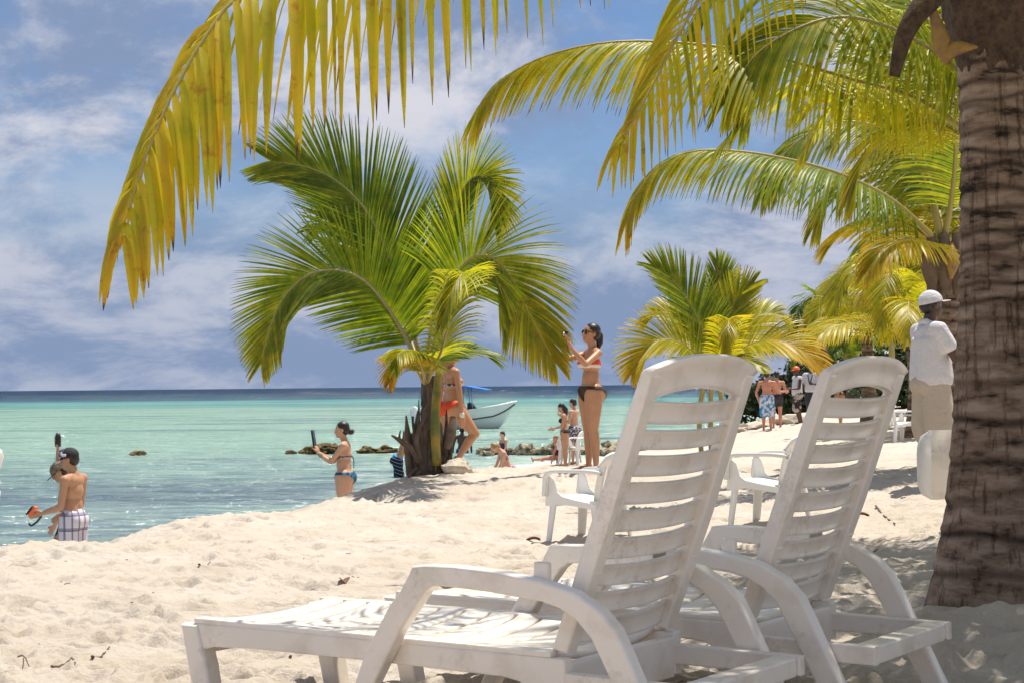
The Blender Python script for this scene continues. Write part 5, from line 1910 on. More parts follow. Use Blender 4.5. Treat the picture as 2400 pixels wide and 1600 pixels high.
def cap(B, mat, brim_len=0.055, tilt=0, brim_mat=None):
    h = B.h
    x, y, z = B.HX
    t = R(tilt)
    x2, z2 = x * math.cos(t) + z * math.sin(t), z * math.cos(t) - x * math.sin(t)
    c = B.hp(-0.008, 0, 0.014)
    pr = [ell_prim(c + z2 * 0.004 * h, (x2 * 0.066 * h, y * 0.057 * h, z2 * 0.062 * h))]
    me = fuse('cap', pr, 0.008, 2)
    bm = bmesh.new()
    bm.from_mesh(me)
    bmesh.ops.bisect_plane(bm, geom=bm.verts[:] + bm.edges[:] + bm.faces[:], plane_co=Vector(c + z2 * 0.000 * h), plane_no=Vector(-z2), clear_outer=True)
    bm.to_mesh(me)
    bm.free()
    co = link_mesh('cap', me, M[mat], B.root)
    V, fq = [], []
    for i, a in enumerate(np.linspace(-65, 65, 11)):
        ca, sa = math.cos(R(a)), math.sin(R(a))
        i0 = c + x2 * 0.057 * ca * h + y * 0.051 * sa * h
        o0 = c + x2 * (0.057 * ca + brim_len * max(0.15, ca)) * h + y * 0.049 * sa * h - z2 * 0.010 * h * ca
        V += [i0, o0, o0 - z2 * 0.004 * h, i0 - z2 * 0.004 * h]
    for i in range(10):
        for b in range(4):
            d = (b + 1) % 4
            fq.append((i * 4 + b, i * 4 + d, (i + 1) * 4 + d, (i + 1) * 4 + b))
    link_mesh('brim', np_mesh('brim', V, fq), M[brim_mat or mat], B.root)
    return co


def eyes(B):
    h = B.h
    x, y, z = B.HX
    for s in (1, -1):
        v, fq, caps = ell_prim(B.hp(0.0455, 0.019 * s, 0.004), (x * 0.005 * h, y * 0.009 * h, z * 0.005 * h), 8, 5)
        link_mesh('eye', np_mesh('eye', v, fq), M['hair_black'], B.root)


def wpt(B, p):
    """local point of a person -> place"""
    a = B.root.rotation_euler[2]
    c, s = math.cos(a), math.sin(a)
    return np.array([B.root.location[0] + c * p[0] - s * p[1], B.root.location[1] + s * p[0] + c * p[1], B.root.location[2] + p[2]])


DN = (0.0, 0, -1)
STAND = (((0, .03, -1), (-.02, 0, -1)), ((0, -.03, -1), (-.02, 0, -1)))


def spot(px, Y, z=None):
    p = at(px, 900, Y)
    return np.array([p[0], p[1], gz(p[0], p[1]) if z is None else z])


# 1 the tall woman photographing, turned to the left
P1 = person('tall woman in coral and cream bandeau bikini and sunglasses holding up a small camera', spot(1384, 19.2), 200, 1.68, 'skin_tan',
            arms=(((0.62, 0.42, -0.36), (0.66, -0.20, 0.80), (0.35, 0, 0.95), (0, 1, 0)), ((0.93, 0.12, -0.22), (0.10, 0.12, 1.0), (0.1, 0, 1.0), (0, 1, 0))),
            legs=(((0.04, 0.03, -1), (-0.08, 0.0, -1), (0.95, 0.25, 0)), ((-0.02, -0.02, -1), (0.0, 0.02, -1), (0.95, -0.2, 0))), sex='f', torso=(-0.05, 0, 1), head=(-4, 6), voxel=0.0075, fat=1.05, hip=1.08)
u1, a1_ = P1.q[:, 2], np.abs(P1.q[:, 1])
tor1 = (P1.grp == 'torso')
shell(P1, 'bikini_top', tor1 & (u1 > 0.140) & (u1 < 0.166), 'cream', 0.005)
shell(P1, 'bikini_band', tor1 & (u1 > 0.160) & (u1 < 0.196), 'coral', 0.007)
bikini(P1, None, 'brown_cloth')
hair(P1, 'hair_dark', tail=([(-0.048, 0, 0.015), (-0.072, 0, -0.005), (-0.074, 0, -0.05), (-0.066, 0, -0.098)], [0.022, 0.022, 0.024, 0.010]))
x_, y_2, z_ = P1.HX
gl = [ell_prim(P1.hp(0.047, 0.021 * s, 0.006), (x_ * 0.008 * 1.68, y_2 * 0.020 * 1.68, z_ * 0.0165 * 1.68)) for s in (1, -1)] + \
     [cone_prim(P1.hp(0.048, 0.03, 0.010), P1.hp(0.048, -0.03, 0.010), 0.006, 0.006)] + \
     [cone_prim(P1.hp(0.042, 0.042 * s, 0.008), P1.hp(-0.004, 0.050 * s, 0.004), 0.007, 0.006) for s in (1, -1)]
wrap(P1, 'sunglasses', gl, 'glass_dark', 0.006, 2)
for s in (0, 1):
    w_ = P1.wrist[s]
    d_ = unit(P1.hand[s] - w_)
    ring = [cone_prim(w_ - d_ * 0.012, w_ + d_ * 0.012, 0.030, 0.030)]
wrap(P1, 'bracelet', ring, 'cream', 0.008, 2)

# 2 the woman with the tablet
P2_ = person('woman in blue bikini with dark hair bun holding up a tablet at the water edge', spot(806, 22.8), 176, 1.60, 'skin_fair',
             arms=(((0.62, -0.16, -0.80), (0.84, -0.30, 0.52), (0.35, 0, 0.95), (0, 1, 0)), ((0.62, 0.16, -0.80), (0.84, 0.30, 0.52), (0.35, 0, 0.95), (0, 1, 0))),
             legs=(((0.03, 0.02, -1), (-0.05, 0, -1)), ((-0.01, -0.02, -1), (-0.03, 0, -1))), sex='f', torso=(0.0, 0, 1), head=(4, 8), voxel=0.0095, fat=1.16, hip=1.08, hands='grip')
bikini(P2_, 'teal', 'teal')
hair(P2_, 'hair_dark', bun=((-0.076, 0, -0.02), 0.030))
for s in (1, -1):
    q0 = P2_.T3(0.01, 0.098 * s, 0.0)
    link_mesh('tie_string', tube_mesh('tie_string', spline([q0, q0 + (0.01, 0.012 * s, -0.06), q0 + (0.015, 0.01 * s, -0.16)], 6), 0.006, 6), M['brown_cloth'], P2_.root)
q0 = P2_.T3(-0.068, 0.01, 0.148)
link_mesh('back_tie', tube_mesh('back_tie', spline([q0, q0 + (-0.02, 0, -0.05), q0 + (-0.02, 0.01, -0.16)], 6), 0.006, 6), M['navy'], P2_.root)
wrap(P2_, 'wrist_band', [cone_prim(P2_.wrist[0] * 0.7 + P2_.elbow[0] * 0.3, P2_.wrist[0] * 0.85 + P2_.elbow[0] * 0.15, 0.034, 0.032)], 'straw', 0.009, 2)

# 3 the boy in plaid shorts and 4 the one half hidden behind him
P3 = person('boy in black and white cap and plaid swim shorts holding a diving mask', spot(171, 16.7), 166, 1.50, 'skin_olive',
            arms=(((0.10, 0.12, -1), (0.95, -0.1, -0.30), (1, 0, -0.2), (0, 0.3, 1)), ((0.12, -0.1, -1), (0.88, 0.1, -0.45))),
            legs=STAND, torso=(0.0, 0, 1), head=(10, 12), voxel=0.0085, fat=1.06)
trunks(P3, 'plaid', 0.98, 1.30, rise=0.035)
hair(P3, 'hair_dark', top=0.9)
cap(P3, 'black_cloth', 0.05, -8, 'white_cloth')
wrap(P3, 'cap_patch', [ell_prim(P3.hp(0.012, 0.050, 0.030), (P3.HX[0] * 0.030, P3.HX[1] * 0.016, P3.HX[2] * 0.022)), ell_prim(P3.hp(0.030, 0, 0.040), (P3.HX[0] * 0.052, P3.HX[1] * 0.070, P3.HX[2] * 0.056))], 'print', 0.007, 2)
P4 = person('person in camouflage cap looking down, half hidden behind the boy in plaid shorts', spot(163, 17.4), 186, 1.40, 'skin_olive',
            arms=(((0.08, 0.10, -1), (0.12, 0, -1)), ((0.05, -0.1, -1), (0.12, 0, -1))), legs=(((0.42, 0.03, -1), (-0.25, 0, -1)), ((0.05, -.03, -1), (-.02, 0, -1))),
            torso=(0.10, 0, 1), head=(24, 10), voxel=0.009)
cap(P4, 'camocap', 0.055, -6)
trunks(P4, 'navy', 0.7, 1.2)
hair(P4, 'hair_dark', top=0.85)
P4b = person('person in dark cap behind the two boys, one arm raised with a dark bottle', spot(177, 19.6), 190, 1.50, 'skin_red',
             arms=(((0.3, 0.1, -1), (0.5, 0, -0.8)), ((0.52, 0.1, 0.55), (0.02, 0.05, 1.0), (0, 0, 1), (0, 1, 0))), legs=STAND, torso=(0.1, 0, 1), head=(10, 0), voxel=0.011, hands='grip')
cap(P4b, 'navy', 0.05)
trunks(P4b, 'navy', 0.7, 1.2)

# 5 bending bather in striped shorts
P5 = person('bather bending forward in blue and black striped shorts, left of the palm stump', spot(931, 38.5), -14, 1.62, 'skin_tan',
            arms=(((0.35, 0.1, -1), (0.25, 0, -1)), ((0.4, -0.1, -1), (0.3, 0, -1))), legs=(((-0.05, 0.10, -1), (-0.05, 0.03, -1)), ((0.30, -0.08, -1), (-0.05, 0, -1))),
            torso=(0.45, 0, 0.85), head=(30, 0), voxel=0.014, sink=0.1)
trunks(P5, 'stripes', 0.95, 1.3)
wrap(P5, 'waist_panel', [ell_prim(P5.T3(-0.012, 0, 0.030), (P5.fw * 0.125, P5.lf * 0.165, P5.up * 0.052))], 'blue_cloth', 0.014)
hair(P5, 'hair_black')

# 6 the woman in the red bikini bottom behind the young palm
P6 = person('woman in bright red bikini bottom with one knee bent, standing behind the young palm', spot(1058, 22.0), 28, 1.74, 'skin_tan',
            arms=(((-0.10, 0.26, -1), (0.05, 0.10, -1)), ((0.10, -0.16, -1), (0.08, -0.02, -1))),
            legs=(((-0.06, 0.10, -1), (-0.08, 0.02, -1)), ((0.62, -0.14, -0.82), (-0.62, 0.0, -0.78), (0.6, -0.2, -0.55))), sex='f', torso=(-0.02, 0.0, 1), head=(0, 0), voxel=0.0095, fat=1.04, hip=1.06)
shell(P6, 'bikini_top', (P6.grp == 'torso') & (np.abs(P6.q[:, 2] - 0.150) < 0.011), 'print', 0.008)
shell(P6, 'bikini_bottom', (P6.q[:, 2] < 0.026) & (P6.q[:, 2] > -0.080 + np.clip((np.abs(P6.q[:, 1]) - 0.04) * 1.0, 0, 1)) & (P6.grp != 'arm'), 'red', 0.008)
hair(P6, 'hair_blond', long=0.10)
wrap(P6, 'wristwatch', [cone_prim(P6.wrist[1] - (0, 0, 0.012), P6.wrist[1] + (0, 0, 0.012), 0.034, 0.034)], 'cream', 0.009, 2)
wrap(P6, 'ankle_band', [cone_prim(P6.knee[0] * 0.7 + P6.ankle[0] * 0.3 - (0, 0, 0.006), P6.knee[0] * 0.7 + P6.ankle[0] * 0.3 + (0, 0, 0.006), 0.058, 0.058)], 'black_cloth', 0.009, 1)

# 7 bather far out, 8-9 the children, 10 the girl, 11-12 the pair
P7 = person('bather in dark teal shorts far out in the water, behind the palm stump', spot(1082, 52), 90, 1.7, 'skin_dark',
            arms=(((0, 0.25, -1), (0.1, 0.05, -1)), ((0, -0.25, -1), (0.1, -0.05, -1))), legs=STAND, voxel=0.02, sink=0.30)
trunks(P7, 'teal', 0.9, 1.2)
hair(P7, 'hair_black')
KN = (((0.75, 0.12, -0.62), (-0.95, 0, -0.25), (-1, 0, -0.2)), ((0.75, -0.12, -0.62), (-0.95, 0, -0.25), (-1, 0, -0.2)))
P8 = person('blond child in a pink patterned top kneeling head down behind the sand mound', spot(1192, 30), 192, 1.22, 'skin_fair',
            arms=(((0.35, 0.12, -1), (0.5, -0.1, -0.8)), ((0.35, -0.12, -1), (0.5, 0.1, -0.8))), legs=KN, sex='m', torso=(0.42, 0, 0.9), head=(42, 12), voxel=0.012)
shell(P8, 'swim_top', (P8.grp == 'torso') & (P8.q[:, 2] > 0.13) & (P8.q[:, 2] < 0.19), 'pinkprint', 0.008)
trunks(P8, 'pinkprint', 0.25, 1.1)
hair(P8, 'hair_blond', bun=((-0.03, 0, 0.07), 0.030), fringe=-0.004)
P9 = person('child with short dark hair wading behind the blond child', spot(1180, 38), 210, 1.08, 'skin_fair',
            arms=(((0.3, 0.2, -1), (0.6, 0, -0.6)), ((0.3, -0.2, -1), (0.6, 0, -0.6))), legs=STAND, torso=(0.05, 0, 1), head=(8, 0), voxel=0.014)
shell(P9, 'swim_vest', (P9.grp == 'torso') & (P9.q[:, 2] > 0.02) & (P9.q[:, 2] < 0.20), 'purple', 0.01)
trunks(P9, 'navy', 0.6, 1.2)
hair(P9, 'hair_black')
P10 = person('small girl in dark red swimsuit sitting at the water edge, legs stretched out', spot(1302, 42), 180, 1.20, 'skin_red',
             arms=(((0.35, 0.15, -1), (0.25, 0, -1)), ((-0.2, -0.2, -1), (0.15, 0, -1))), legs=(((1, 0.08, -0.04), (1, 0, -0.10), (0.3, 0, 0.9)), ((0.8, -0.5, -0.05), (0.3, 0.9, -0.1), (0.3, 0.5, 0.2))),
             torso=(-0.02, 0, 1), head=(6, 15), voxel=0.014)
shell(P10, 'swimsuit', (P10.grp == 'torso') & (P10.q[:, 2] < 0.225), 'wine', 0.009)
hair(P10, 'hair_blond', long=0.10)
P11 = person('woman with long black hair and black bikini looking down at her hands', spot(1322, 41), 172, 1.56, 'skin_tan',
             arms=(((0.10, 0.12, -1), (0.85, -0.25, -0.12)), ((0.10, -0.12, -1), (0.85, 0.25, -0.12))), legs=STAND, sex='f', torso=(0.03, 0, 1), head=(20, 0), voxel=0.014, fat=1.12)
bikini(P11, 'black_cloth', 'print')
shell(P11, 'black_sash', (P11.q[:, 2] < 0.03) & (P11.q[:, 2] > -0.03) & (P11.q[:, 0] < 0.01) & (P11.grp != 'arm'), 'black_cloth', 0.012)
hair(P11, 'hair_black', long=0.14)
P12 = person('person in patterned wrap eating, half hidden beside the black-haired woman', spot(1345, 41.8), 150, 1.62, 'skin_fair',
             arms=(((0.2, 0.12, -1), (0.7, 0, 0.6)), ((0.4, -0.12, -0.8), (0.5, 0.1, 0.85))), legs=STAND, sex='f', torso=(0, 0, 1), head=(8, 0), voxel=0.014, fat=1.08)
shell(P12, 'wrap', ((P12.grp == 'torso') | (P12.grp == 'leg')) & (P12.q[:, 2] < 0.03) & (P12.q[:, 2] > -0.22), 'print', 0.014)
hair(P12, 'hair_dark')

# 13-16 the group further along
P13 = person('shirtless man seen from behind in blue and white flowered shorts', spot(1797, 48), 70, 1.72, 'skin_red',
             arms=(((-0.05, 0.35, -1), (0.25, -0.25, -1)), ((0.30, -0.40, -0.9), (0.7, -0.5, 0.05))), legs=(((0.02, 0.02, -1), (-0.05, 0, -1)), ((0.05, -0.02, -1), (-0.02, 0, -1))), torso=(0.06, 0, 1), voxel=0.016, fat=1.1)
trunks(P13, 'floral', 1.05, 1.25, fat=1.1)
hair(P13, 'hair_dark')
P13b = person('person mostly hidden behind the man in flowered shorts, one bare leg showing', spot(1820, 49), 100, 1.66, 'skin_red',
              arms=(((0.1, 0.2, -1), (0.3, 0, -1)), ((0.2, -0.3, -0.9), (0.8, -0.5, 0.1))), legs=(((0, 0.05, -1), (0, 0, -1)), ((0.05, -.04, -1), (-0.05, 0, -1))), voxel=0.018)
trunks(P13b, 'darkgrey', 0.5, 1.15)
hair(P13b, 'hair_dark')
P14 = person('person in white tank top and grey patterned shorts gesturing with one arm', spot(1868, 50), 196, 1.74, 'skin_dark',
             arms=(((0.20, 0.18, -1), (0.98, 0.1, -0.05)), ((0.2, -0.1, -1), (0.9, 0, -0.2))), legs=(((0.22, 0.03, -1), (-0.28, 0, -1)), ((-0.15, -0.03, -1), (-0.3, 0, -1))), voxel=0.016)
shirt(P14, 'white_cloth', 0, 0.92, name='tank_top')
trunks(P14, 'camo', 1.05, 1.35)
cap(P14, 'orange', 0.05)
P15 = person('person in white collared shirt and dark shorts with a lanyard, beside the tank top', spot(1902, 51), 240, 1.78, 'skin_dark',
             arms=(((0.25, 0.25, -1), (0.8, -0.45, 0.1)), ((0.25, -0.25, -1), (0.8, 0.45, 0.1))), legs=(((0.05, 0.05, -1), (-0.06, 0, -1)), ((0.0, -0.05, -1), (-0.04, 0, -1))), voxel=0.016)
shirt(P15, 'white_cloth', 0.7, 0.98)
trunks(P15, 'darkgrey', 0.85, 1.25)
hair(P15, 'hair_black')
lan = [P15.T3(0.06, 0.045, 0.25), P15.T3(0.078, 0.02, 0.16), P15.T3(0.085, 0, 0.08), P15.T3(0.078, -0.02, 0.16), P15.T3(0.06, -0.045, 0.25)]
link_mesh('lanyard', tube_mesh('lanyard', spline(lan, 14), 0.012, 6), M['black_cloth'], P15.root)
P16 = person('person with dark hair bun whose head shows above the second lounger back', spot(1968, 46), 175, 1.62, 'skin_tan',
             arms=(((0.1, 0.2, -1), (0.4, 0, -0.8)), ((0.1, -0.2, -1), (0.4, 0, -0.8))), legs=STAND, sex='f', voxel=0.016, head=(4, 0))
bikini(P16, 'black_cloth', 'black_cloth')
hair(P16, 'hair_black', bun=((-0.07, 0, -0.01), 0.036))

# 17 the man in white beside the big trunk, facing right
P17 = person('man in white cap, white polo shirt and beige shorts facing the palm trunk', spot(2182, 15.4), 14, 1.76, 'skin_dark',
             arms=(((0.28, 0.22, -1), (0.9, -0.2, -0.05)), ((0.45, -0.16, -0.9), (0.9, 0.15, 0.05))), legs=(((0.03, 0.05, -1), (-0.05, 0, -1)), ((0.06, -0.04, -1), (-0.03, 0, -1))), torso=(-0.02, 0, 1), head=(2, 0), voxel=0.008, fat=1.12)
shirt(P17, 'white_cloth', 0.50, 1.12, hem=-0.040, name='polo_shirt')
trunks(P17, 'khaki', 1.06, 1.45, fat=1.08)
hair(P17, 'hair_black', top=0.92)
cap(P17, 'white_cloth', 0.055, 14)
e17 = lambda a, b, c, x, y, z: ell_prim(P17.T3(a, b, c), (P17.fw * x * 1.76, P17.lf * y * 1.76, P17.up * z * 1.76))
wrap(P17, 'collar', [cone_prim(P17.T3(-0.030, 0.030, 0.285), P17.T3(-0.030, -0.030, 0.285), 0.030, 0.030), cone_prim(P17.T3(-0.02, -0.045, 0.278), P17.T3(0.035, -0.035, 0.262), 0.026, 0.020), cone_prim(P17.T3(-0.02, 0.045, 0.278), P17.T3(0.035, 0.035, 0.262), 0.026, 0.020)], 'white_cloth', 0.008, 3)
wrap(P17, 'cargo_pocket', [ell_prim(P17.hip[1] * 0.45 + P17.knee[1] * 0.55 + np.array([0, -0.105, 0]), (np.array([0.075, 0, 0]), np.array([0, 0.022, 0]), np.array([0, 0, 0.09])))], 'khaki', 0.008, 4)

# ------------------------------------------------------------------ things people hold
def put(name, me, mat, label, cat, loc_=(0, 0, 0), group=None, smooth=True):
    o = link_mesh(name, me, mat, None, smooth)
    o.location = tuple(float(q) for q in loc_)
    return tag(o, label, cat, group)


def frame_of(B):
    return B.root.rotation_euler[2]


# camera between the tall woman's hands
hc_ = (P1.hand[0] + P1.hand[1]) / 2
wp = wpt(P1, hc_)
cam_o = empty('digital_camera', wp, frame_of(P1), 'small silver and black camera held up by the tall woman', 'camera')
link_mesh('camera_body', bm_mesh('camera_body', bm_box(-0.014, 0.014, -0.055, 0.055, -0.032, 0.032, 0.006)), M['black'], cam_o, smooth=False)
link_mesh('camera_top', bm_mesh('camera_top', bm_box(-0.012, 0.012, -0.05, 0.05, 0.0325, 0.040, 0.003)), M['silver'], cam_o, smooth=False)
link_mesh('lens', tube_mesh('lens', [(0.012, 0, 0), (0.03, 0, 0), (0.036, 0, 0)], [0.026, 0.025, 0.02], 16), M['silver'], cam_o)
link_mesh('wrist_strap', tube_mesh('wrist_strap', spline([(0, 0.056, 0.0), (0.01, 0.065, -0.07), (0.0, 0.06, -0.15), (-0.01, 0.066, -0.21)], 10), 0.006, 6), M['dryleaf'], cam_o)
# tablet
wp = wpt(P2_, (P2_.hand[0] + P2_.hand[1]) / 2 + np.array([0.03, 0, 0.10]))
tb = empty('tablet', wp, frame_of(P2_), 'dark tablet seen edge-on, held up by the woman in the blue bikini', 'tablet')
bt = bm_box(-0.010, 0.010, -0.085, 0.085, -0.12, 0.12, 0.006)
bmesh.ops.rotate(bt, verts=bt.verts, cent=(0, 0, 0), matrix=Matrix.Rotation(R(8), 3, 'Y'))
link_mesh('tablet_case', bm_mesh('tablet_case', bt), M['black'], tb, smooth=False)
bt = bm_box(-0.013, -0.0105, -0.072, 0.072, -0.105, 0.105, 0.001, 1)
bmesh.ops.rotate(bt, verts=bt.verts, cent=(0, 0, 0), matrix=Matrix.Rotation(R(8), 3, 'Y'))
link_mesh('tablet_screen', bm_mesh('tablet_screen', bt), M['glass_dark'], tb, smooth=False)
# diving mask
wp = wpt(P3, P3.hand[0] + np.array([0.03, 0.0, 0.02]))
mk = empty('diving_mask', wp, frame_of(P3) + 0.3, 'orange and black diving mask with snorkel in the hand of the boy in plaid shorts', 'diving mask')
bt = bm_box(-0.02, 0.02, -0.05, 0.05, -0.03, 0.075, 0.012)
bmesh.ops.rotate(bt, verts=bt.verts, cent=(0, 0, 0), matrix=Matrix.Rotation(R(-38), 3, 'Y'))
link_mesh('mask_frame', bm_mesh('mask_frame', bt), M['orange'], mk, smooth=False)
bt = bm_box(0.0215, 0.035, -0.055, 0.055, -0.04, 0.06, 0.010)
bmesh.ops.rotate(bt, verts=bt.verts, cent=(0, 0, 0), matrix=Matrix.Rotation(R(-38), 3, 'Y'))
link_mesh('mask_glass', bm_mesh('mask_glass', bt), M['navy'], mk, smooth=False)
link_mesh('snorkel', tube_mesh('snorkel', spline([(-0.10, 0.02, -0.03), (-0.05, 0.03, -0.09), (0.0, 0.03, -0.12), (0.02, 0.02, -0.10)], 12), 0.010, 8), M['black'], mk)
# bottle in the raised hand
wp = wpt(P4b, P4b.hand[1])
Vb, Fb = tube([(0, 0, -0.05), (0, 0, 0.06), (0, 0, 0.075), (0, 0, 0.10)], [0.034, 0.034, 0.026, 0.02], 14)
put('drink_bottle', tube_mesh('drink_bottle', [(0, 0, -0.05), (0, 0, 0.0), (0, 0, 0.06), (0, 0, 0.08), (0, 0, 0.11)], [0.034, 0.036, 0.036, 0.028, 0.018], 14), M['hair_dark'], 'dark bottle held above the two boys by a raised hand', 'bottle', wp)

# ------------------------------------------------------------------ boat
BD = 82.0
bo = at(1075, 1000, BD)
boat = empty('motor_boat', (bo[0], bo[1], WATER), R(-9), 'white open motor boat with blue canopy moored off the beach', 'boat')
ss_ = np.linspace(0, 1, 22)
L_ = 4.55
xs_ = -1.95 + L_ * ss_
beam = np.interp(ss_, [0, 0.3, 0.6, 0.8, 0.92, 1], [0.86, 0.95, 0.93, 0.70, 0.36, 0.03])
sheer = np.interp(ss_, [0, 0.35, 0.65, 0.85, 1], [0.72, 0.78, 0.92, 1.10, 1.28])
keel = np.interp(ss_, [0, 0.6, 0.82, 0.93, 1], [-0.25, -0.25, -0.16, 0.35, 0.98])
rake = np.interp(ss_, [0, 0.7, 1], [0, 0, 0.22])


def hull_strip(name, fr0, fr1, mat, off=0.0):
    V, fq = [], []
    m = 7
    for i in range(22):
        for s in (-1, 1):
            for q in np.linspace(fr0, fr1, m):
                z = keel[i] + (sheer[i] - keel[i]) * q
                y = beam[i] * (np.clip(q, 0, 1) ** 0.42) * (0.86 + 0.14 * q) + off
                V.append((xs_[i] + rake[i] * q, s * y, z))
    for i in range(21):
        for s in (0, 1):
            for q in range(m - 1):
                a = i * 2 * m + s * m + q
                b = a + 2 * m
                fq.append((a, a + 1, b + 1, b) if s else (a, b, b + 1, a + 1))
    return link_mesh(name, np_mesh(name, V, fq), mat, boat)


hull_strip('hull', 0.0, 0.62, M['boat_grey'])
hull_strip('topside', 0.62, 1.0, M['boat_white'])
for s in (-1, 1):
    pts = [(xs_[i] + rake[i] * 0.62, s * (beam[i] * (0.62 ** 0.42) * 0.947 + 0.015), keel[i] + (sheer[i] - keel[i]) * 0.62) for i in range(22)]
    link_mesh('rub_rail', tube_mesh('rub_rail', pts, 0.035, 6), M['boat_line'], boat)
    pts = [(xs_[i] + rake[i], s * beam[i] * 0.99, sheer[i] + 0.01) for i in range(22)]
    link_mesh('gunwale', tube_mesh('gunwale', pts, 0.05, 6), M['boat_white'], boat)
V, fq = [], []
for i in range(22):
    dz = -0.03 if ss_[i] > 0.55 else -0.40
    for q in (-1, 0, 1):
        V.append((xs_[i] + rake[i], q * beam[i] * 0.985, sheer[i] + dz + (0.06 if q == 0 and ss_[i] > 0.55 else 0)))
for i in range(21):
    for q in range(2):
        a = i * 3 + q
        fq.append((a, a + 3, a + 4, a + 1))
link_mesh('deck', np_mesh('deck', V, fq), M['boat_white'], boat)
for s in (-1, 1):
    link_mesh('bow_mark', bm_mesh('bow_mark', bm_box(2.05, 2.35, s * 0.20 - 0.02, s * 0.20 + 0.02, 0.98, 1.10, 0.01)), M['wine'], boat, smooth=False)
link_mesh('transom', bm_mesh('transom', bm_box(-2.01, -1.95, -0.84, 0.84, -0.2, 0.70, 0.02)), M['boat_white'], boat, smooth=False)
for (x, y) in ((-0.85, 0.7), (-0.85, -0.7), (0.35, 0.72), (0.35, -0.72), (0.75, -0.70)):
    link_mesh('canopy_post', tube_mesh('canopy_post', [(x - 0.25 if x < 0 else x + 0.1, y * 1.1, 0.62), (x, y, 2.0)], 0.024, 7), M['steel'], boat)
can = bm_prism([(-1.15, 1.90), (-0.5, 2.02), (0.5, 2.05), (1.45, 1.88), (1.45, 1.84), (0.5, 2.0), (-0.5, 1.97), (-1.15, 1.85)], -0.85, 0.85, 0.0)
link_mesh('canopy', bm_mesh('canopy', can), M['canopy_blue'], boat, smooth=False)
link_mesh('console', bm_mesh('console', bm_prism([(0.45, 0.4), (0.95, 0.4), (0.85, 0.95), (0.6, 1.25), (0.5, 1.25)], -0.38, 0.38, 0.03)), M['darkgrey'], boat, smooth=False)
link_mesh('seat_box', bm_mesh('seat_box', bm_box(-0.9, -0.3, -0.4, 0.4, 0.35, 0.85, 0.04)), M['boat_white'], boat, smooth=False)
link_mesh('outboard_cowl', bm_mesh('outboard_cowl', bm_prism([(-2.37, 0.62), (-2.03, 0.60), (-2.0, 1.0), (-2.15, 1.10), (-2.37, 1.0)], -0.16, 0.16, 0.05, 3)), M['boat_white'], boat, smooth=False)
link_mesh('outboard_leg', bm_mesh('outboard_leg', bm_prism([(-2.31, 0.62), (-2.09, 0.62), (-2.07, -0.3), (-2.25, -0.3)], -0.08, 0.08, 0.03, 2)), M['black'], boat, smooth=False)

# ------------------------------------------------------------------ rocks
def rock_mesh(name, g, sx, sy, sz, sub=3, rough=0.33):
    bm = bmesh.new()
    bmesh.ops.create_icosphere(bm, subdivisions=sub, radius=1.0)
    k1, k2, k3 = g.normal(size=(3, 3)) * 2.2
    for v in bm.verts:
        c = np.array(v.co)
        d = 1 + rough * (0.5 * math.sin(c @ k1 * 1.3 + 1) + 0.35 * math.sin(c @ k2 * 2.7) + 0.25 * math.sin(c @ k3 * 5.1 + 2)) + g.normal(0, 0.035)
        v.co = Vector((c[0] * sx * d, c[1] * sy * d, c[2] * sz * d))
    return bm_mesh(name, bm)


gr = np.random.default_rng(31)
for i, (px, w) in enumerate(((722, .26), (735, .30), (750, .34), (764, .36), (778, .32), (789, .2))):
    p = at(px, 1064, 52.5 + gr.uniform(-0.4, 0.4))
    put('weedy_rock', rock_mesh('weedy_rock', gr, w, w * 0.8, w * 0.52, rough=0.4), M['weed'], 'brown weed-covered rock in the low heap left of the woman with the tablet', 'rock', (p[0], p[1], WATER + 0.06 + gr.uniform(0, 0.1)), 'weedy rocks in one heap', smooth=False)
for px, py, w, lab in ((858, 1064, .26, 'low flat brown rock in the water right of the woman with the tablet'), (872, 1064, .20, 'small brown rock beside the low flat one in the water'),
                       (906, 1062, .30, 'knobbly yellow-brown rock just left of the bending bather'), (918, 1063, .17, 'small dark rock touching the knobbly one by the bending bather'),
                       (324, 1073, .22, 'single small rock breaking the water right of the boys'), (682, 1067, .16, 'tiny rock left of the weedy heap')):
    p = at(px, py, 52.5)
    put('reef_rock', rock_mesh('reef_rock', gr, w, w * 0.8, w * 0.55, rough=0.4), M['weed'], lab, 'rock', (p[0], p[1], WATER + w * 0.2), smooth=False)
for px in np.concatenate([np.arange(1132, 1262, 8.5), np.arange(1268, 1300, 9), (1346, 1356, 1366, 1376, 1392, 1404)]):
    w = gr.uniform(0.13, 0.30)
    p = at(px + gr.uniform(-2, 2), 1060, 50.5 + gr.uniform(-0.7, 0.7))
    put('shore_rock', rock_mesh('shore_rock', gr, w, w * 0.8, w * gr.uniform(0.5, 0.9), 2, 0.45), M['rock'], 'pale jagged rock in the low reef line behind the children and the girl', 'rock',
        (p[0], p[1], max(WATER, gz(p[0], p[1])) + w * 0.22), 'rocks of the reef line', smooth=False)
for px in np.arange(1416, 1500, 9):
    w = gr.uniform(0.22, 0.45)
    p = at(px + gr.uniform(-3, 3), 1045, 49 + gr.uniform(-0.8, 0.8))
    put('bank_rock', rock_mesh('bank_rock', gr, w, w * 0.8, w * gr.uniform(0.45, 0.8), 2, 0.45), M['rock'], 'tan rock of the bank right of the tall woman', 'rock',
        (p[0], p[1], max(WATER, gz(p[0], p[1])) + w * 0.35), 'rocks of the bank beside the tall woman', smooth=False)
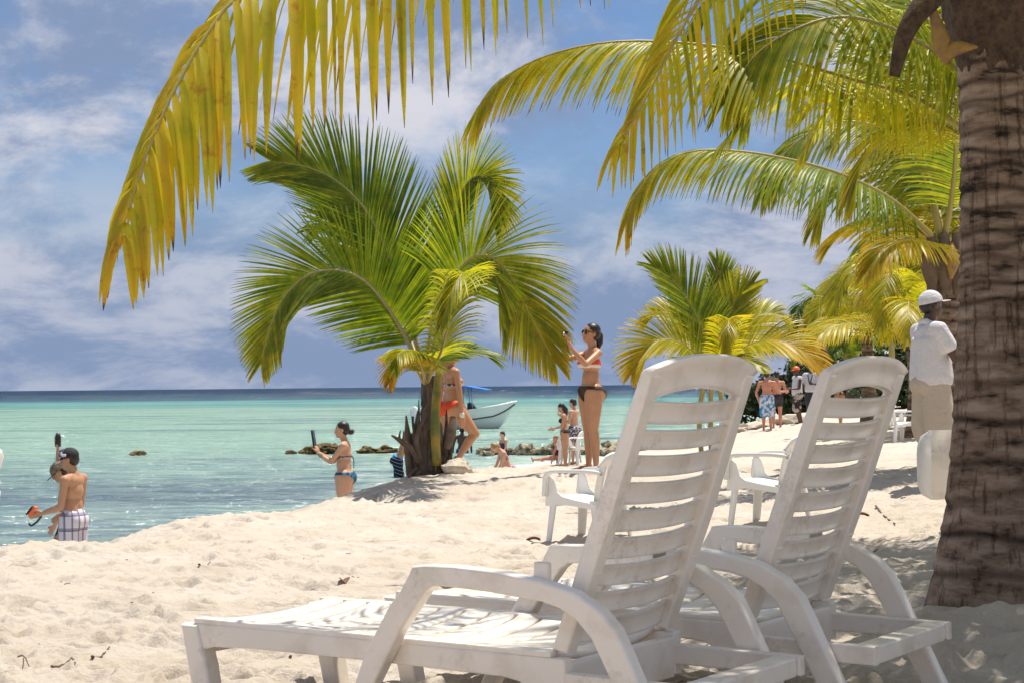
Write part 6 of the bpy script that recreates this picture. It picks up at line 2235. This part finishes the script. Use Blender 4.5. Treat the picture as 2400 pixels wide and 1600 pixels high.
for px, dy in zip(np.arange(1735, 1880, 11), gr.uniform(-1, 1, 14)):
    w = gr.uniform(0.25, 0.5)
    p = at(px, 980, 53.5 + dy)
    put('coral_rock', rock_mesh('coral_rock', gr, w * 1.3, w, w * gr.uniform(0.3, 0.5), 2, 0.4), M['coral_lump'], 'pale coral lump on the sand bank behind the flowered shorts', 'rock',
        (p[0], p[1], gz(p[0], p[1]) + 0.04), 'coral lumps on the far bank', smooth=False)
p = at(1074, 1098, 19.55)
put('coral_lump', rock_mesh('coral_lump', gr, 0.165, 0.14, 0.125, 3, 0.3), M['coral_lump'], 'round whitish coral lump at the right of the palm stump', 'rock', (p[0], p[1], gz(p[0], p[1]) + 0.06), smooth=False)


# ------------------------------------------------------------------ sticks and leaves on the sand
def on_sand(px, py):
    v = _fwd + CR * (px - 1200) / F_PX - CU * (py - 800) / F_PX
    t = np.linspace(3.5, 45, 4000)
    P = CAM[None] + v[None] * t[:, None]
    g0 = ground0(P[:, 0], P[:, 1])
    k = np.argmax(P[:, 2] < g0)
    p = P[k]
    r = int(np.clip(np.searchsorted(rows, p[1]), 1, len(rows) - 1))
    c = int(np.clip(np.searchsorted(tcols, p[0] / (p[1] - APEX)), 1, len(tcols) - 1))
    return np.array([p[0], p[1], float(ZZ[r, c])])


for pts, r_, lab in (([(216, 1560), (236, 1542), (257, 1523)], 0.006, 'straight dark twig on the sand near the bottom left'),
                     ([(121, 1573), (145, 1563), (167, 1556)], 0.005, 'short twig left of the straight dark twig'),
                     ([(14, 1552), (40, 1538), (56, 1556), (70, 1576)], 0.004, 'thin curled twig in the bottom left corner'),
                     ([(168, 1560), (177, 1572)], 0.004, 'tiny twig between the two twigs at the bottom left'),
                     ([(466, 1334), (480, 1327), (493, 1323)], 0.006, 'small dark twig on the open sand above the lounger foot'),
                     ([(693, 1203), (703, 1222)], 0.005, 'thin stalk near the crest left of the woman with the tablet'),
                     ([(895, 1170), (913, 1178)], 0.008, 'twig on the sand below the woman with the tablet'),
                     ([(2053, 1189), (2072, 1208), (2098, 1230)], 0.010, 'reddish stick on the sand between the second lounger and the trunk'),
                     ([(2112, 1170), (2117, 1161), (2123, 1168)], 0.006, 'small bent twig on the sand right of the second lounger'),
                     ([(2040, 1283), (2058, 1290)], 0.006, 'thin twig beside the second lounger arm'),
                     ([(696, 1385), (703, 1373), (715, 1371)], 0.004, 'forked twig on the sand above the lounger seat'),
                     ([(680, 1540), (688, 1530)], 0.006, 'dark twig under the seat of the nearest lounger')):
    P = np.array([on_sand(*q) for q in pts])
    P[:, 2] += 0.008
    o = P[0].copy()
    n_ = max(5, len(P) * 4)
    Q = spline(P - o, n_)
    Q[:, 2] += np.abs(gr.normal(0, 0.003, n_))
    put('twig', tube_mesh('twig', Q, np.linspace(r_, r_ * 0.5, n_), 6), M['wood'], lab, 'twig', o)


def leaf_piece(px, py, ln, lab):
    p = on_sand(px, py)
    n_ = 7
    t = np.linspace(0, 1, n_)
    w = ln * 0.24 * np.sin(np.pi * (0.06 + 0.9 * t))
    V, fq = [], []
    a = gr.uniform(0, 3.1)
    for layer in (0, -0.003):
        for i in range(n_):
            for s in (-1, 0, 1):
                x, y = (t[i] - 0.5) * ln, s * w[i]
                V.append((x * math.cos(a) - y * math.sin(a), x * math.sin(a) + y * math.cos(a), 0.012 + abs(s) * 0.018 + 0.02 * math.sin(3 * t[i]) + layer))
    m = n_ * 3
    for i in range(n_ - 1):
        for s in range(2):
            q = i * 3 + s
            fq.append((q, q + 1, q + 4, q + 3))
            fq.append((m + q, m + q + 3, m + q + 4, m + q + 1))
    put('dry_leaf', np_mesh('dry_leaf', V, fq), M['dryleaf'], lab, 'leaf', p)


leaf_piece(807, 1367, 0.13, 'curled brown leaf on the sand above the lounger arm')
leaf_piece(652, 1580, 0.05, 'scrap of dry leaf under the foot end of the nearest lounger')
leaf_piece(1250, 1268, 0.12, 'brown leaf by the front leg of the left armchair')
leaf_piece(2020, 1212, 0.12, 'pale brown leaf right of the second lounger back')
for i in range(46):
    px, py = gr.uniform(20, 1200), gr.uniform(1230, 1590)
    if py < 1310 - px * 0.14 + 20 or (px > 430 and py > 1400):
        continue
    p = on_sand(px, py)
    q = np.array([gr.uniform(-1, 1), gr.uniform(-1, 1), 0.15]) * gr.uniform(0.015, 0.04)
    put('straw_bit', tube_mesh('straw_bit', [(0, 0, 0.003), q * 0.5 + (0, 0, 0.004), q], 0.0022, 5), M['wood' if i % 3 else 'straw'], 'tiny scrap of straw scattered on the open sand', 'straw', p, 'straw scraps on the sand')

# ------------------------------------------------------------------ table with a water jug behind the far armchair
p = at(2158, 1000, 35.0)
zt = gz(p[0], p[1])
ztop = float(at(2158, 970, 35.0)[2])
tbl = empty('plastic_table', (p[0], p[1], zt), 0.3, 'low white plastic table left of the man in the white cap', 'table')
link_mesh('table_top', bm_mesh('table_top', bm_box(-0.34, 0.34, -0.34, 0.34, ztop - zt - 0.03, ztop - zt, 0.012)), M['plastic_new'], tbl, smooth=False)
for sx in (-1, 1):
    for sy in (-1, 1):
        link_mesh('leg', tube_mesh('leg', [(0.30 * sx, 0.30 * sy, -0.08), (0.26 * sx, 0.26 * sy, ztop - zt - 0.02)], [0.022, 0.03], 8), M['plastic_new'], tbl)
jg = empty('water_jug', (p[0], p[1], ztop), 0, 'clear plastic water jug with a blue label on the low table', 'jug')
link_mesh('jug_body', tube_mesh('jug_body', [(0, 0, 0.0), (0, 0, 0.02), (0, 0, 0.30), (0, 0, 0.38), (0, 0, 0.44), (0, 0, 0.46)], [0.10, 0.115, 0.115, 0.09, 0.035, 0.035], 18), M['boat_grey'], jg)
link_mesh('jug_label', tube_mesh('jug_label', [(0, 0, 0.16), (0, 0, 0.165), (0, 0, 0.28), (0, 0, 0.285)], [0.110, 0.119, 0.119, 0.110], 18), M['blue_cloth'], jg)

# ------------------------------------------------------------------ unseen palm, added right of the view to shade the loungers
def shade_palm(x, y, zc, label, seed, nf=12, reach=3.2, keep=None):
    g = np.random.default_rng(seed)
    o = empty('palm_tree', (x, y, gz(x, y)), 0, label, 'palm tree')
    c = np.array([0.05, 0, zc])
    link_mesh('trunk', trunk_mesh('trunk', [(0, 0, -0.15), c * 0.5, c], lambda q: float(np.interp(q, [0, 0.15, 1], [0.26, 0.18, 0.13])), [(q, 0.03, 0, q * 9) for q in np.arange(0.1, 1, 0.06)], 24, 60, seed=seed), M['bark'], o)
    st = []
    for k in range(nf):
        a = 2 * math.pi * (k + g.uniform(-0.25, 0.25)) / nf
        dv = np.array([math.cos(a), math.sin(a), 0])
        rs = g.uniform(0.7, 1.5)
        tz = g.uniform(0.0, 0.6)
        frond(o, [c, c + dv * reach * 0.25 + (0, 0, rs * 0.65), c + dv * reach * 0.6 + (0, 0, rs), c + dv * reach * 0.88 + (0, 0, rs * 0.6 + tz * 0.4), c + dv * reach + (0, 0, tz)],
              n=58, length=0.85, width=0.055, droop=0.9, age=g.uniform(0.1, 0.35), store=st, K=4, vee=False)
    leaf_mass(o, st)


shade_palm(5.6, 6.6, 3.8, 'unseen coconut palm added right of the big trunk to shade the loungers', 63, 13, 3.2)
